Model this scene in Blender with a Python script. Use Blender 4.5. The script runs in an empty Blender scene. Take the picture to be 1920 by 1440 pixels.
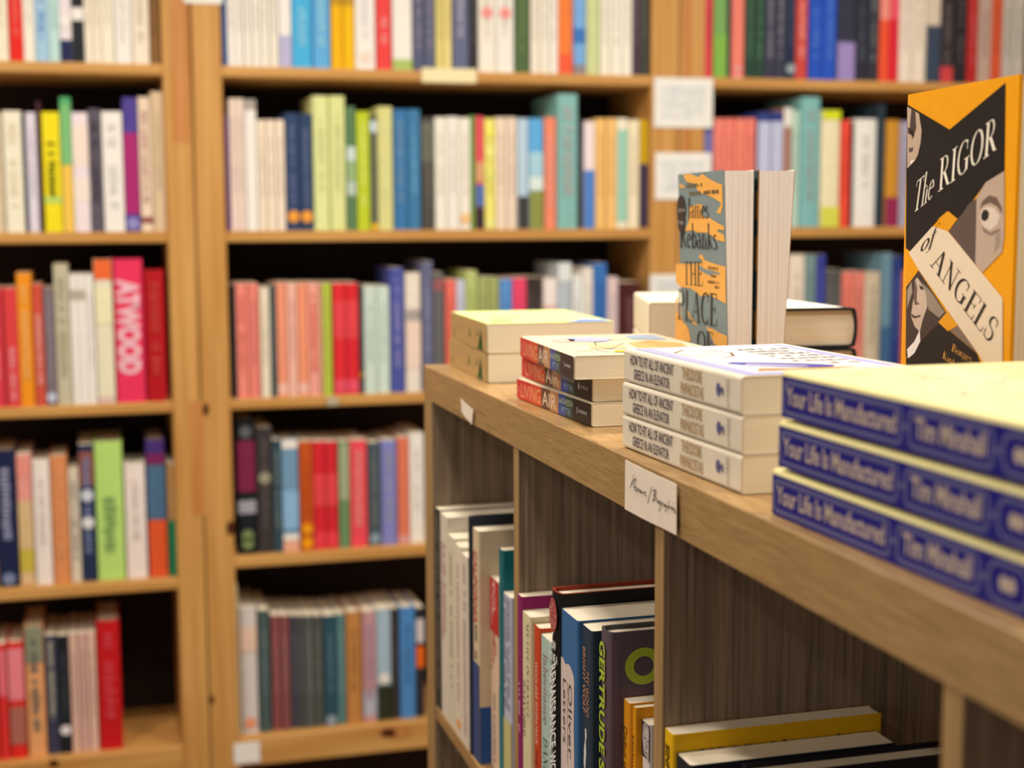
import bpy, math, random
from mathutils import Vector, Matrix

# ------------------------------------------------------------------ camera, world, light, exposure
S = bpy.context.scene
COL = S.collection
F_PX, YAW, PITCH, ROLL = 2734.08, 0.2750, 0.1148, -0.0039   # solved from the shelving unit's edges
CW, CH = 1920.0, 1440.0
_f = Vector((math.sin(YAW)*math.cos(PITCH), math.cos(YAW)*math.cos(PITCH), -math.sin(PITCH)))
_r = Vector((math.cos(YAW), -math.sin(YAW), 0)); _u = _r.cross(_f)
CR = math.cos(ROLL)*_r + math.sin(ROLL)*_u
CU = -math.sin(ROLL)*_r + math.cos(ROLL)*_u
CF = _f
cd = bpy.data.cameras.new('camera'); cam = bpy.data.objects.new('camera', cd); COL.objects.link(cam)
cam.matrix_world = Matrix((CR, CU, -CF)).transposed().to_4x4()
cd.sensor_width = 36.0; cd.lens = F_PX/CW*36.0; cd.clip_start = 0.02
cd.dof.use_dof = True; cd.dof.focus_distance = 1.12; cd.dof.aperture_fstop = 5.0
S.camera = cam

ZT = -0.1695            # top of the low unit (camera is the origin)
FLOOR = -1.64; CEIL = 1.06
world = bpy.data.worlds.new('world'); S.world = world; world.use_nodes = True
bg = world.node_tree.nodes['Background']; bg.inputs[0].default_value = (0.75, 0.85, 1.0, 1); bg.inputs[1].default_value = 0.05
S.view_settings.view_transform = 'Standard'; S.view_settings.look = 'None'
S.view_settings.gamma = 1.0; S.view_settings.use_curve_mapping = False
S.view_settings.exposure = 0.35
TINT = (1.0, 0.88, 0.73)
# x, y, size, watts : round ceiling lamps
LAMPS = [(-0.75, 1.75, .16, 11), (0.15, 1.75, .16, 11), (1.05, 1.75, .16, 11), (1.95, 1.75, .16, 10),
         (0.0, 0.95, .16, 6), (0.62, 0.50, .16, 6.5), (1.3, 1.0, .16, 5), (-1.1, 0.4, .16, 6), (0.3, -1.0, .16, 2)]
# a window bay behind and left of the camera lets in cool daylight
wl = bpy.data.lights.new('window_daylight', 'AREA'); wl.shape = 'RECTANGLE'; wl.size = 1.2; wl.size_y = 1.4
wl.energy = 3.5; wl.color = (0.72, 0.84, 1.0)
wo = bpy.data.objects.new('window_daylight', wl); COL.objects.link(wo)
wo.location = (-1.93, -0.3, -0.15); wo.rotation_euler = (math.pi/2, 0, -math.pi/2)

# ------------------------------------------------------------------ helpers
def ray(px, py): return CR*((px-CW/2)/F_PX) - CU*((py-CH/2)/F_PX) + CF
def onZ(px, py, z): d = ray(px, py); return d*(z/d.z)
def onX(px, py, x): d = ray(px, py); return d*(x/d.x)
def onY(px, py, y): d = ray(px, py); return d*(y/d.y)

def lin(h):
    h = h.lstrip('#'); c = [int(h[i:i+2], 16)/255 for i in (0, 2, 4)]
    return [x/12.92 if x <= .04045 else ((x+.055)/1.055)**2.4 for x in c]
MC = {}
def obs(h, gain=1.0):
    """paint colour from the colour seen under the warm lamps"""
    c = lin(h); return [min(.88, max(.006, c[i]/(TINT2[i]*gain))) for i in range(3)]
TINT2 = (1.0, 0.90, 0.76)
def mat(h, rough=.55, gain=1.0, spec=.18):
    k = (h, rough, gain)
    if k in MC: return MC[k]
    m = bpy.data.materials.new('paint_'+h.lstrip('#')); m.use_nodes = True
    nt = m.node_tree; b = nt.nodes['Principled BSDF']
    c = obs(h, gain)
    tc = nt.nodes.new('ShaderNodeTexCoord'); n = nt.nodes.new('ShaderNodeTexNoise'); n.inputs['Scale'].default_value = 60
    nt.links.new(tc.outputs['Object'], n.inputs['Vector'])
    mx = nt.nodes.new('ShaderNodeMixRGB'); mx.inputs[1].default_value = [x*.93 for x in c]+[1]; mx.inputs[2].default_value = [min(.9, x*1.06) for x in c]+[1]
    nt.links.new(n.outputs['Fac'], mx.inputs[0]); nt.links.new(mx.outputs[0], b.inputs['Base Color'])
    b.inputs['Roughness'].default_value = rough; b.inputs['Specular IOR Level'].default_value = spec
    MC[k] = m; return m

def mixmat(name, c0, c1, scale, rot=(0, 0, 0), rough=.5, detail=4, bump=0.0, knots=None, dist=0.0, pos=(.35, .65)):
    m = bpy.data.materials.new(name); m.use_nodes = True; nt = m.node_tree; b = nt.nodes['Principled BSDF']
    tc = nt.nodes.new('ShaderNodeTexCoord'); mp = nt.nodes.new('ShaderNodeMapping')
    mp.inputs['Scale'].default_value = scale; mp.inputs['Rotation'].default_value = rot
    n = nt.nodes.new('ShaderNodeTexNoise'); n.inputs['Scale'].default_value = 1; n.inputs['Detail'].default_value = detail; n.inputs['Distortion'].default_value = dist
    r = nt.nodes.new('ShaderNodeValToRGB'); r.color_ramp.elements[0].position = pos[0]; r.color_ramp.elements[1].position = pos[1]
    r.color_ramp.elements[0].color = c0+[1] if isinstance(c0, list) else c0; r.color_ramp.elements[1].color = c1+[1] if isinstance(c1, list) else c1
    nt.links.new(tc.outputs['Object'], mp.inputs['Vector']); nt.links.new(mp.outputs[0], n.inputs['Vector']); nt.links.new(n.outputs['Fac'], r.inputs[0])
    out = r.outputs[0]
    if knots:
        # knots: scattered dark spots from a Voronoi cell distance
        v = nt.nodes.new('ShaderNodeTexVoronoi'); v.inputs['Scale'].default_value = knots[0]
        mp2 = nt.nodes.new('ShaderNodeMapping'); mp2.inputs['Scale'].default_value = knots[1]
        nt.links.new(tc.outputs['Object'], mp2.inputs['Vector']); nt.links.new(mp2.outputs[0], v.inputs['Vector'])
        r2 = nt.nodes.new('ShaderNodeValToRGB'); r2.color_ramp.elements[0].position = knots[2]*.5; r2.color_ramp.elements[1].position = knots[2]
        r2.color_ramp.elements[0].color = (.28, .12, .05, 1); r2.color_ramp.elements[1].color = (1, 1, 1, 1)
        nt.links.new(v.outputs['Distance'], r2.inputs[0])
        mm = nt.nodes.new('ShaderNodeMixRGB'); mm.blend_type = 'MULTIPLY'; mm.inputs[0].default_value = 1
        nt.links.new(out, mm.inputs[1]); nt.links.new(r2.outputs[0], mm.inputs[2]); out = mm.outputs[0]
    nt.links.new(out, b.inputs['Base Color']); b.inputs['Roughness'].default_value = rough; b.inputs['Specular IOR Level'].default_value = .3
    if bump:
        bp = nt.nodes.new('ShaderNodeBump'); bp.inputs['Strength'].default_value = bump; bp.inputs['Distance'].default_value = .001
        nt.links.new(n.outputs['Fac'], bp.inputs['Height']); nt.links.new(bp.outputs[0], b.inputs['Normal'])
    return m

PINE_V = mixmat('pine_vertical', obs('#bd8440'), obs('#d09a54'), (60, 60, 3), rough=.5, knots=(3.2, (1.6, 1, .9), .05))
PINE_H = mixmat('pine_horizontal', obs('#bd8440'), obs('#d09a54'), (3, 60, 60), rough=.5, knots=(2.6, (.9, 1, 1.6), .045))
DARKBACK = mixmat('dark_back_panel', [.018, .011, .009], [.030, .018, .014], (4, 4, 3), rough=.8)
OAK_TOP = mixmat('oak_laminate_lengthwise', obs('#926c3c'), obs('#b28a55'), (120, 22, 420), rough=.42, detail=4, bump=.25, dist=1.2, pos=(.3, .7))
OAK_END = mixmat('oak_laminate_upright', obs('#6e5c47'), obs('#a0866a'), (330, 330, 7), rough=.5, detail=5, bump=.15, pos=(.3, .7))
OAK_EDGE = mixmat('oak_edge_band', obs('#9a7444'), obs('#b08a58'), (330, 330, 7), rough=.5, detail=5, bump=.1)
for _m in (OAK_TOP,): _m.node_tree.nodes['Principled BSDF'].inputs['Specular IOR Level'].default_value = .75; _m.node_tree.nodes['Principled BSDF'].inputs['Roughness'].default_value = .36
PAGE = mixmat('paper_pages', obs('#ecd0aa'), obs('#fae6c8'), (2600, 3, 3), rough=.85, detail=2, bump=.25)
PAGE_W = mixmat('paper_pages_pale', obs('#dfc6b4'), obs('#fbe9dc'), (1500, 3, 3), rough=.85, detail=3, bump=.5, pos=(.25, .6))
PLASTER = mixmat('wall_plaster', [.62, .58, .52], [.66, .62, .56], (5, 5, 5), rough=.9)
FLOORM = mixmat('floor_boards', [.20, .13, .08], [.27, .18, .11], (40, 3, 3), rough=.5)
METAL = mat('#d8d8d8', .3)

def mesh(name, verts, faces, mats, parent=None, loc=None, midx=None, smooth=False):
    me = bpy.data.meshes.new(name); me.from_pydata([tuple(v) for v in verts], [], faces); 
    for m in (mats if isinstance(mats, (list, tuple)) else [mats]): me.materials.append(m)
    if midx: 
        for p, i in zip(me.polygons, midx): p.material_index = i
    if smooth:
        for p in me.polygons: p.use_smooth = True
    o = bpy.data.objects.new(name, me); COL.objects.link(o)
    if parent: o.parent = parent
    if loc: o.location = loc
    return o
def boxgeo(x0, x1, y0, y1, z0, z1, c=0.0):
    """box with chamfered vertical/horizontal edges (c) : returns verts, faces"""
    if c <= 0:
        v = [(x, y, z) for x in (x0, x1) for y in (y0, y1) for z in (z0, z1)]
        return v, [(0, 1, 3, 2), (4, 6, 7, 5), (0, 4, 5, 1), (2, 3, 7, 6), (0, 2, 6, 4), (1, 5, 7, 3)]
    v = []; 
    import itertools
    for sx, sy, sz in itertools.product((0, 1), repeat=3):
        X = (x0, x1)[sx]; Y = (y0, y1)[sy]; Z = (z0, z1)[sz]
        dx, dy, dz = (c, -c)[sx], (c, -c)[sy], (c, -c)[sz]
        v += [(X, Y+dy, Z+dz), (X+dx, Y, Z+dz), (X+dx, Y+dy, Z)]
    def i(sx, sy, sz, k): return (sx*4+sy*2+sz)*3+k
    f = []
    for s in (0, 1):
        a = [i(s, 0, 0, 0), i(s, 0, 1, 0), i(s, 1, 1, 0), i(s, 1, 0, 0)]; f.append(a if s == 0 else a[::-1])
        a = [i(0, s, 0, 1), i(1, s, 0, 1), i(1, s, 1, 1), i(0, s, 1, 1)]; f.append(a if s == 0 else a[::-1])
        a = [i(0, 0, s, 2), i(0, 1, s, 2), i(1, 1, s, 2), i(1, 0, s, 2)]; f.append(a if s == 0 else a[::-1])
    for a in (0, 1):
        for b in (0, 1):
            fl = (a+b) % 2
            q = [i(a, b, 0, 0), i(a, b, 1, 0), i(a, b, 1, 1), i(a, b, 0, 1)]; f.append(q if fl else q[::-1])
            q = [i(a, 0, b, 0), i(a, 1, b, 0), i(a, 1, b, 2), i(a, 0, b, 2)]; f.append(q[::-1] if fl else q)
            q = [i(0, a, b, 1), i(1, a, b, 1), i(1, a, b, 2), i(0, a, b, 2)]; f.append(q if fl else q[::-1])
    for sx, sy, sz in itertools.product((0, 1), repeat=3):
        t = [i(sx, sy, sz, 0), i(sx, sy, sz, 1), i(sx, sy, sz, 2)]; f.append(t if (sx+sy+sz) % 2 else t[::-1])
    return v, f
def box(name, x0, x1, y0, y1, z0, z1, m, parent=None, c=0.0):
    v, f = boxgeo(min(x0, x1), max(x0, x1), min(y0, y1), max(y0, y1), min(z0, z1), max(z0, z1), c)
    o = mesh(name, v, f, m, parent)
    return o
def empty(name, M, label, cat, group=None):
    o = bpy.data.objects.new(name, None); COL.objects.link(o); o.empty_display_size = .02
    o.matrix_world = M; o['label'] = label; o['category'] = cat
    if group: o['group'] = group
    return o
def struct(o): o['kind'] = 'structure'; return o
def frame(origin, ax, ay, az):
    M = Matrix((ax, ay, az)).transposed().to_4x4(); M.translation = origin; return M

# ---- flat print (lettering and artwork) laid on a face: origin + u,v axes
class Print:
    def __init__(s): s.v = []; s.f = []; s.m = []; s.mats = []
    def mi(s, m):
        if m not in s.mats: s.mats.append(m)
        return s.mats.index(m)
    def poly(s, pts, m, lift=0):
        """pts: list of (u,v)"""
        a = sum(pts[i][0]*pts[(i+1) % len(pts)][1]-pts[(i+1) % len(pts)][0]*pts[i][1] for i in range(len(pts)))
        if a < 0: pts = pts[::-1]
        b = len(s.v); s.v += [(p[0], p[1], lift) for p in pts]; s.f.append(list(range(b, b+len(pts)))); s.m.append(s.mi(m))
    def rect(s, u0, v0, u1, v1, m, lift=0): s.poly([(u0, v0), (u1, v0), (u1, v1), (u0, v1)], m, lift)
    def disc(s, u, v, r, m, lift=0, ry=None, n=20):
        ry = ry or r; s.poly([(u+r*math.cos(6.2832*i/n), v+ry*math.sin(6.2832*i/n)) for i in range(n)], m, lift)
    def line(s, pts, w, m, lift=0):
        for a, b in zip(pts[:-1], pts[1:]):
            dx, dy = b[0]-a[0], b[1]-a[1]; L = math.hypot(dx, dy) or 1e-9; nx, ny = -dy/L*w/2, dx/L*w/2
            ex, ey = dx/L*w*.3, dy/L*w*.3
            s.poly([(a[0]+nx-ex, a[1]+ny-ey), (b[0]+nx+ex, b[1]+ny+ey), (b[0]-nx+ex, b[1]-ny+ey), (a[0]-nx-ex, a[1]-ny-ey)], m, lift)
    def ring(s, u0, v0, u1, v1, r, w, m, lift=0, n=6):
        def rr(a, b, c, d, r):
            P = []
            for cx, cy, st in ((c-r, d-r, 0), (a+r, d-r, 90), (a+r, b+r, 180), (c-r, b+r, 270)):
                for i in range(n+1):
                    t = math.radians(st+90*i/n); P.append((cx+r*math.cos(t), cy+r*math.sin(t)))
            return P
        o = rr(u0, v0, u1, v1, r); i_ = rr(u0+w, v0+w, u1-w, v1-w, max(r-w, .0004))
        for k in range(len(o)):
            j = (k+1) % len(o); s.poly([o[k], o[j], i_[j], i_[k]], m, lift)
    def tris(s, V, Fc, A, m, lift=0):
        """V 2d verts in unit box mapped by affine A(x,y)->(u,v)"""
        b = len(s.v); s.v += [(*A(x, y), lift) for x, y in V]; k = s.mi(m)
        for f in Fc: s.f.append([b+i for i in f]); s.m.append(k)
    def text(s, t, p0, p1, up, m, lift=.00005, bold=0.0, serif=False):
        """text whose baseline runs p0->p1 and whose capital height is the vector up"""
        V, Fc = (serif_text(t) if serif else sans_text(t, bold))
        e = (p1[0]-p0[0], p1[1]-p0[1])
        s.tris(V, Fc, lambda x, y: (p0[0]+e[0]*x+up[0]*y, p0[1]+e[1]*x+up[1]*y), m, lift)
    def scribble(s, u0, u1, v0, v1, m, seed=0, rows=1, lift=.00005, along='v'):
        """illegible small print: rows of tiny strokes"""
        R = random.Random(seed)
        L = (v1-v0) if along == 'v' else (u1-u0); Wd = ((u1-u0) if along == 'v' else (v1-v0))/rows
        for r in range(rows):
            t = 0
            while t < L:
                w = Wd*R.uniform(.25, .6)
                if R.random() < .84:
                    a = r*Wd+Wd*R.uniform(.1, .25); b = r*Wd+Wd*R.uniform(.7, .9); e = min(L, t+w*.7)
                    if along == 'v': s.rect(u0+a, v1-e, u0+b, v1-t, m, lift)
                    else: s.rect(u0+t, v0+a, u0+e, v0+b, m, lift)
                t += w
    def build(s, name, parent, origin, u, v, off=.0003):
        u = Vector(u); v = Vector(v); n = u.cross(v).normalized(); o = Vector(origin)+n*off
        return mesh(name, [o+u*a+v*b+n*c for a, b, c in s.v], s.f, s.mats, parent, midx=s.m)
_TC = {}
def sans_text(t, bold=0.0):
    k = (t, bold)
    if k in _TC: return _TC[k]
    cu = bpy.data.curves.new('tmp', 'FONT'); cu.body = t; cu.size = 1; cu.offset = bold; cu.resolution_u = 3
    o = bpy.data.objects.new('tmp', cu); COL.objects.link(o)
    bpy.context.view_layer.update()
    me = bpy.data.meshes.new_from_object(o.evaluated_get(bpy.context.evaluated_depsgraph_get()))
    V = [(v.co.x, v.co.y) for v in me.vertices]; Fc = [list(p.vertices) for p in me.polygons]
    bpy.data.objects.remove(o); bpy.data.curves.remove(cu); bpy.data.meshes.remove(me)
    x0 = min(v[0] for v in V); x1 = max(v[0] for v in V); H = .73
    V = [((x-x0)/(x1-x0), y/H) for x, y in V]
    _TC[k] = (V, Fc); return _TC[k]
# ---- a broad-nib serif alphabet
def _el(cx, cy, rx, ry, a0, a1, n=14):
    return [(cx+rx*math.cos(math.radians(a0+(a1-a0)*i/n)), cy+ry*math.sin(math.radians(a0+(a1-a0)*i/n))) for i in range(n+1)]
TK, TN = .075, .018
def _st(x, y0=0, y1=1, top=True, bot=True):
    g = [(TK, [(x, y0), (x, y1)])]
    if bot: g.append((TN, [(x-.15, y0), (x+.15, y0)]))
    if top: g.append((TN, [(x-.15, y1), (x+.08, y1)]))
    return g
GL = {
 'T': (.74, [(TK, [(.37, 0), (.37, 1)]), (TN, [(.03, 1), (.71, 1)]), (TN, [(.03, 1), (.03, .84)]), (TN, [(.71, 1), (.71, .84)]), (TN, [(.22, 0), (.52, 0)])]),
 'H': (.86, _st(.2)+_st(.68)+[(TN, [(.2, .5), (.68, .5)]), (TN, [(.6, 1), (.83, 1)])]),
 'E': (.70, _st(.2)+[(TN, [(.2, 1), (.62, 1)]), (TN, [(.62, 1), (.62, .82)]), (TN, [(.2, .52), (.5, .52)]), (TN, [(.5, .62), (.5, .42)]), (TN, [(.2, 0), (.66, 0)]), (TN, [(.66, 0), (.66, .2)])]),
 'F': (.66, _st(.2)+[(TN, [(.2, 1), (.62, 1)]), (TN, [(.62, 1), (.62, .82)]), (TN, [(.2, .52), (.5, .52)]), (TN, [(.5, .62), (.5, .42)])]),
 'L': (.66, _st(.2)+[(TN, [(.2, 0), (.62, 0)]), (TN, [(.62, 0), (.62, .22)])]),
 'P': (.68, _st(.2)+[(TK*.7, _el(.34, .74, .24, .26, 90, -90)), (TN, [(.2, 1), (.34, 1)]), (TN, [(.2, .48), (.34, .48)])]),
 'R': (.80, _st(.2)+[(TK*.7, _el(.34, .75, .22, .25, 90, -90)), (TN, [(.2, 1), (.34, 1)]), (TN, [(.2, .5), (.34, .5)]), (TK, [(.38, .5), (.66, .04)]), (TN, [(.64, .02), (.78, .02)])]),
 'A': (.84, [(TN, [(.12, 0), (.42, 1)]), (TK, [(.42, .97), (.7, 0)]), (TN, [(.22, .34), (.6, .34)]), (TN, [(.0, 0), (.24, 0)]), (TN, [(.54, 0), (.84, 0)])]),
 'N': (.88, [(TN, [(.2, 0), (.2, 1)]), (TK, [(.18, .97), (.7, .03)]), (TN, [(.7, 0), (.7, 1)]), (TN, [(.06, 0), (.34, 0)]), (TN, [(.04, 1), (.24, 1)]), (TN, [(.56, 1), (.84, 1)])]),
 'O': (.86, [(TK*.85, _el(.43, .5, .33, .5, 0, 360, 28))]),
 'C': (.76, [(TK*.85, _el(.44, .5, .34, .5, 55, 305, 22)), (TN, [(.64, .92), (.64, .7)]), (TN, [(.64, .1), (.68, .2)])]),
 'G': (.84, [(TK*.85, _el(.44, .5, .34, .5, 55, 300, 22)), (TN, [(.64, .92), (.64, .7)]), (TK, [(.66, .06), (.66, .42)]), (TN, [(.5, .42), (.8, .42)])]),
 'I': (.40, _st(.2)+[(TN, [(.1, 1), (.35, 1)])]),
 'J': (.46, [(TK, [(.28, -.05), (.28, 1)]), (TN, [(.12, 1), (.4, 1)]), (TN, _el(.14, -.05, .14, .16, 0, -120, 8))]),
 'S': (.62, [(TK*.7, _el(.31, .76, .2, .24, 50, 230, 12)+[(.31, .52)]+_el(.31, .26, .22, .26, 60, -130, 12)), (TN, [(.47, .95), (.49, .74)]), (TN, [(.12, .06), (.1, .3)])]),
 'B': (.72, _st(.2)+[(TK*.7, _el(.32, .76, .2, .24, 90, -90)), (TK*.7, _el(.34, .26, .26, .26, 90, -90))]),
 'K': (.80, _st(.2)+[(TN, [(.2, .42), (.66, 1)]), (TK, [(.34, .58), (.68, .03)]), (TN, [(.56, 0), (.8, 0)])]),
 'a': (.50, [(TK*.8, [(.36, .03), (.36, .42)]), (TK*.5, _el(.22, .44, .14, .18, 0, 150, 9)), (TK*.6, _el(.22, .17, .15, .17, 80, 300, 12)), (TN, [(.22, .34), (.36, .38)]), (TN, [(.36, .03), (.48, .03)])]),
 'b': (.56, [(TK*.8, [(.14, 0), (.14, 1.05)]), (TN, [(.04, 1.03), (.14, 1.05)]), (TK*.75, _el(.28, .3, .2, .3, 130, -130, 18))]),
 'e': (.50, [(TK*.7, _el(.26, .3, .19, .3, 10, 310, 20)), (TN, [(.08, .36), (.45, .36)])]),
 'f': (.36, [(TK*.8, [(.16, -.25), (.16, .85)]), (TN, _el(.28, .85, .12, .2, 180, 30, 8)), (TN, [(.02, .6), (.34, .6)]), (TN, _el(.05, -.22, .11, .12, 0, -120, 6))]),
 'g': (.5, [(TK*.6, _el(.24, .36, .16, .24, 0, 360, 16)), (TK*.5, _el(.24, -.08, .2, .16, 0, 360, 16))]),
 'h': (.58, [(TK*.8, [(.14, 0), (.14, 1.05)]), (TN, [(.04, 1.03), (.14, 1.05)]), (TN, _el(.28, .4, .14, .2, 160, 0, 8)), (TK*.8, [(.43, 0), (.43, .42)]), (TN, [(.04, 0), (.24, 0)]), (TN, [(.33, 0), (.54, 0)])]),
 'k': (.58, [(TK*.8, [(.14, 0), (.14, 1.05)]), (TN, [(.04, 1.03), (.14, 1.05)]), (TN, [(.14, .24), (.44, .58)]), (TK*.8, [(.24, .34), (.48, .02)]), (TN, [(.04, 0), (.24, 0)])]),
 'm': (.86, [(TK*.8, [(.14, 0), (.14, .6)]), (TN, _el(.28, .4, .14, .2, 160, 0, 8)), (TK*.8, [(.43, 0), (.43, .42)]), (TN, _el(.57, .4, .14, .2, 160, 0, 8)), (TK*.8, [(.72, 0), (.72, .42)]), (TN, [(.04, 0), (.24, 0)]), (TN, [(.62, 0), (.83, 0)])]),
 'n': (.58, [(TK*.8, [(.14, 0), (.14, .6)]), (TN, _el(.28, .4, .14, .2, 160, 0, 8)), (TK*.8, [(.43, 0), (.43, .42)]), (TN, [(.04, 0), (.24, 0)]), (TN, [(.33, 0), (.54, 0)])]),
 'o': (.52, [(TK*.75, _el(.26, .3, .19, .3, 0, 360, 22))]),
 'r': (.42, [(TK*.8, [(.14, 0), (.14, .6)]), (TN, _el(.28, .42, .12, .16, 160, 30, 6)), (TK*.6, [(.36, .5), (.37, .52)]), (TN, [(.04, 0), (.24, 0)])]),
 's': (.42, [(TK*.6, _el(.2, .46, .12, .14, 50, 230, 9)+[(.2, .32)]+_el(.2, .15, .14, .15, 60, -130, 9))]),
 'M': (1.0, [(TN, [(.18, 0), (.18, 1)]), (TK, [(.18, .97), (.5, .06)]), (TN, [(.5, .04), (.82, 1)]), (TK, [(.82, 0), (.82, 1)]), (TN, [(.05, 0), (.3, 0)]), (TN, [(.68, 0), (.96, 0)]), (TN, [(.05, 1), (.2, 1)]), (TN, [(.8, 1), (.96, 1)])]),
 'Y': (.78, [(TK, [(.14, .97), (.4, .45)]), (TN, [(.66, 1), (.4, .45)]), (TK, [(.4, 0), (.4, .45)]), (TN, [(.25, 0), (.55, 0)]), (TN, [(0, 1), (.26, 1)]), (TN, [(.54, 1), (.78, 1)])]),
 'D': (.84, _st(.2)+[(TK*.8, _el(.34, .5, .38, .5, 90, -90, 14)), (TN, [(.2, 1), (.34, 1)]), (TN, [(.2, 0), (.34, 0)])]),
 'U': (.84, [(TK, [(.2, 1), (.2, .3)]), (TK*.5, _el(.44, .3, .24, .3, 180, 360, 12)), (TN, [(.68, .3), (.68, 1)]), (TN, [(.05, 1), (.35, 1)]), (TN, [(.56, 1), (.8, 1)])]),
 't': (.38, [(TK*.8, [(.16, .05), (.16, .82)]), (TN, [(.03, .6), (.34, .6)]), (TN, _el(.26, .1, .1, .1, 180, 320, 6))]),
 'y': (.5, [(TK*.7, [(.08, .6), (.26, .05)]), (TN, [(.44, .6), (.18, -.25)])]),
 'p': (.56, [(TK*.8, [(.14, -.3), (.14, .6)]), (TK*.75, _el(.28, .3, .2, .3, 130, -130, 18))]),
 'c': (.48, [(TK*.7, _el(.26, .3, .19, .3, 40, 320, 18))]),
 'i': (.28, [(TK*.8, [(.14, 0), (.14, .6)]), (TK*.8, [(.14, .82), (.14, .86)])]),
 'd': (.56, [(TK*.8, [(.42, 0), (.42, 1.05)]), (TK*.75, _el(.28, .3, .2, .3, 50, 310, 18))]),
}
def _hull(P):
    P = sorted(set(P)); 
    def half(P):
        h = []
        for p in P:
            while len(h) > 1 and (h[-1][0]-h[-2][0])*(p[1]-h[-2][1])-(h[-1][1]-h[-2][1])*(p[0]-h[-2][0]) <= 0: h.pop()
            h.append(p)
        return h
    return half(P)[:-1]+half(P[::-1])[:-1]
def serif_text(t):
    k = ('serif', t)
    if k in _TC: return _TC[k]
    V = []; Fc = []; x = 0
    for ch in t:
        if ch == ' ': x += .3; continue
        adv, st = GL[ch]
        for w, pts in st:
            ry = .018
            for a, b in zip(pts[:-1], pts[1:]):
                P = []
                for c in (a, b):
                    for i in range(8):
                        an = math.pi/4*i+.39; P.append((round(x+c[0]+w*math.cos(an), 5), round(c[1]+ry*math.sin(an), 5)))
                h = _hull(P); i0 = len(V); V += h; Fc.append(list(range(i0, i0+len(h))))
        x += adv
    V = [(a/x, b) for a, b in V]; _TC[k] = (V, Fc); return _TC[k]

# ------------------------------------------------------------------ the book builder
# local frame: x = thickness (front cover at x=W), y = from spine (0) to fore-edge (D), z = tail to head
def warp(o, fan):
    if not fan: return
    for v in o.data.vertices: v.co.x = fan(v.co.x, v.co.z)
def make_book(name, M, W, D, H, cover, label, kind='paper', page=None, group=None, edge=None, fan=None, board=None):
    root = empty(name, M, label, 'book', group); page = page or PAGE
    if kind == 'paper':
        t = min(.0005, W*.1); r = min(.0022, W*.22)
        out = [(0, D), (0, r), (r*.3, r*.3), (r, 0), (W-r, 0), (W-r*.3, r*.3), (W, r), (W, D)]
        inn = [(t, D), (t, r+t), (t+r*.3, t+r*.3), (r+t, t), (W-r-t, t), (W-t-r*.3, t+r*.3), (W-t, r+t), (W-t, D)]
        ph, pz0, pz1, py = 0, .0004, H-.0006, D-.0006
        px0, px1, pys = t, W-t, t*2
    else:
        t = .0026; ov = .0035
        out = [(0, D), (0, .007), (.0006, .002)]; inn = [(t, D), (t, .007), (t+.0004, .004)]
        n = 6
        for i in range(n+1):
            s = i/n; x = .002+(W-.004)*s; y = .0005-.0022*math.sin(math.pi*s); out.append((x, y))
            x2 = .002+t+(W-.004-2*t)*s; inn.append((x2, y+.0022))
        out += [(W-.0006, .002), (W, .007), (W, D)]; inn += [(W-t-.0004, .004), (W-t, .007), (W-t, D)]
        pz0, pz1, py = ov, H-ov, D-ov; px0, px1, pys = t, W-t, .002
    n = len(out); v = []
    for z in (0, H): v += [(a, b, z) for a, b in out]+[(a, b, z) for a, b in inn]
    f = []; mi = []
    for i in range(n-1):
        f += [(i, i+1, 2*n+i+1, 2*n+i), (n+i+1, n+i, 3*n+i, 3*n+i+1), (i+1, i, n+i, n+i+1), (2*n+i, 2*n+i+1, 3*n+i+1, 3*n+i)]; mi += [0, 1, 1, 1] if kind != 'paper' else [0, 1, 0, 0]
    f += [(0, 2*n, 3*n, n), (n-1, 2*n-1, 4*n-1, 3*n-1)]; mi += [0, 0]
    c = mesh('cover', v, f, [cover, board or cover if kind != 'paper' else page], root, midx=mi)
    warp(c, fan)
    v, f = boxgeo(px0, px1, pys, py, pz0, pz1)
    if kind != 'paper':
        # concave fore-edge and rounded back
        v = []; f = []; k = 6
        for z in (pz0, pz1):
            for i in range(k+1):
                s = i/k; v.append((px0+(px1-px0)*s, pys-.003*math.sin(math.pi*s)+.001, z))
            for i in range(k+1):
                s = 1-i/k; v.append((px0+(px1-px0)*s, py-.004*math.sin(math.pi*s), z))
        q = 2*(k+1)
        f = [list(range(q))[::-1], list(range(q, 2*q))]+[(i, (i+1) % q, q+(i+1) % q, q+i) for i in range(q)]
    p = mesh('page_block', v, f, page, root); warp(p, fan)
    return root
def spine_print(root, name, pr, W, H, off=.0004): return pr.build(name, root, (0, 0, 0), (1, 0, 0), (0, 0, 1), off)

# ------------------------------------------------------------------ the room
struct(box('floor', -2.0, 3.2, -1.8, 3.3, FLOOR-.05, FLOOR, FLOORM))
struct(box('ceiling', -2.0, 3.2, -1.8, 3.3, CEIL, CEIL+.05, PLASTER))
struct(box('wall_back', -2.0, 3.2, 3.25, 3.3, FLOOR, CEIL, PLASTER))
struct(box('wall_front', -2.0, 3.2, -1.85, -1.8, FLOOR, CEIL, PLASTER))
struct(box('wall_right', 3.2, 3.25, -1.8, 3.3, FLOOR, CEIL, PLASTER))
struct(box('wall_left', -2.05, -2.0, -1.8, 3.3, FLOOR, CEIL, PLASTER))
wf = struct(box('window_1', -2.0, -1.97, -1.0, .4, -.95, .65, mat('#e8e4dc')))
gl = bpy.data.materials.new('window_glass'); gl.use_nodes = True
gb = gl.node_tree.nodes['Principled BSDF']; gb.inputs['Base Color'].default_value = (.5, .6, .7, 1); gb.inputs['Roughness'].default_value = .1
box('pane', -1.97, -1.962, -.93, .33, -.88, .58, gl, wf)
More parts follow.
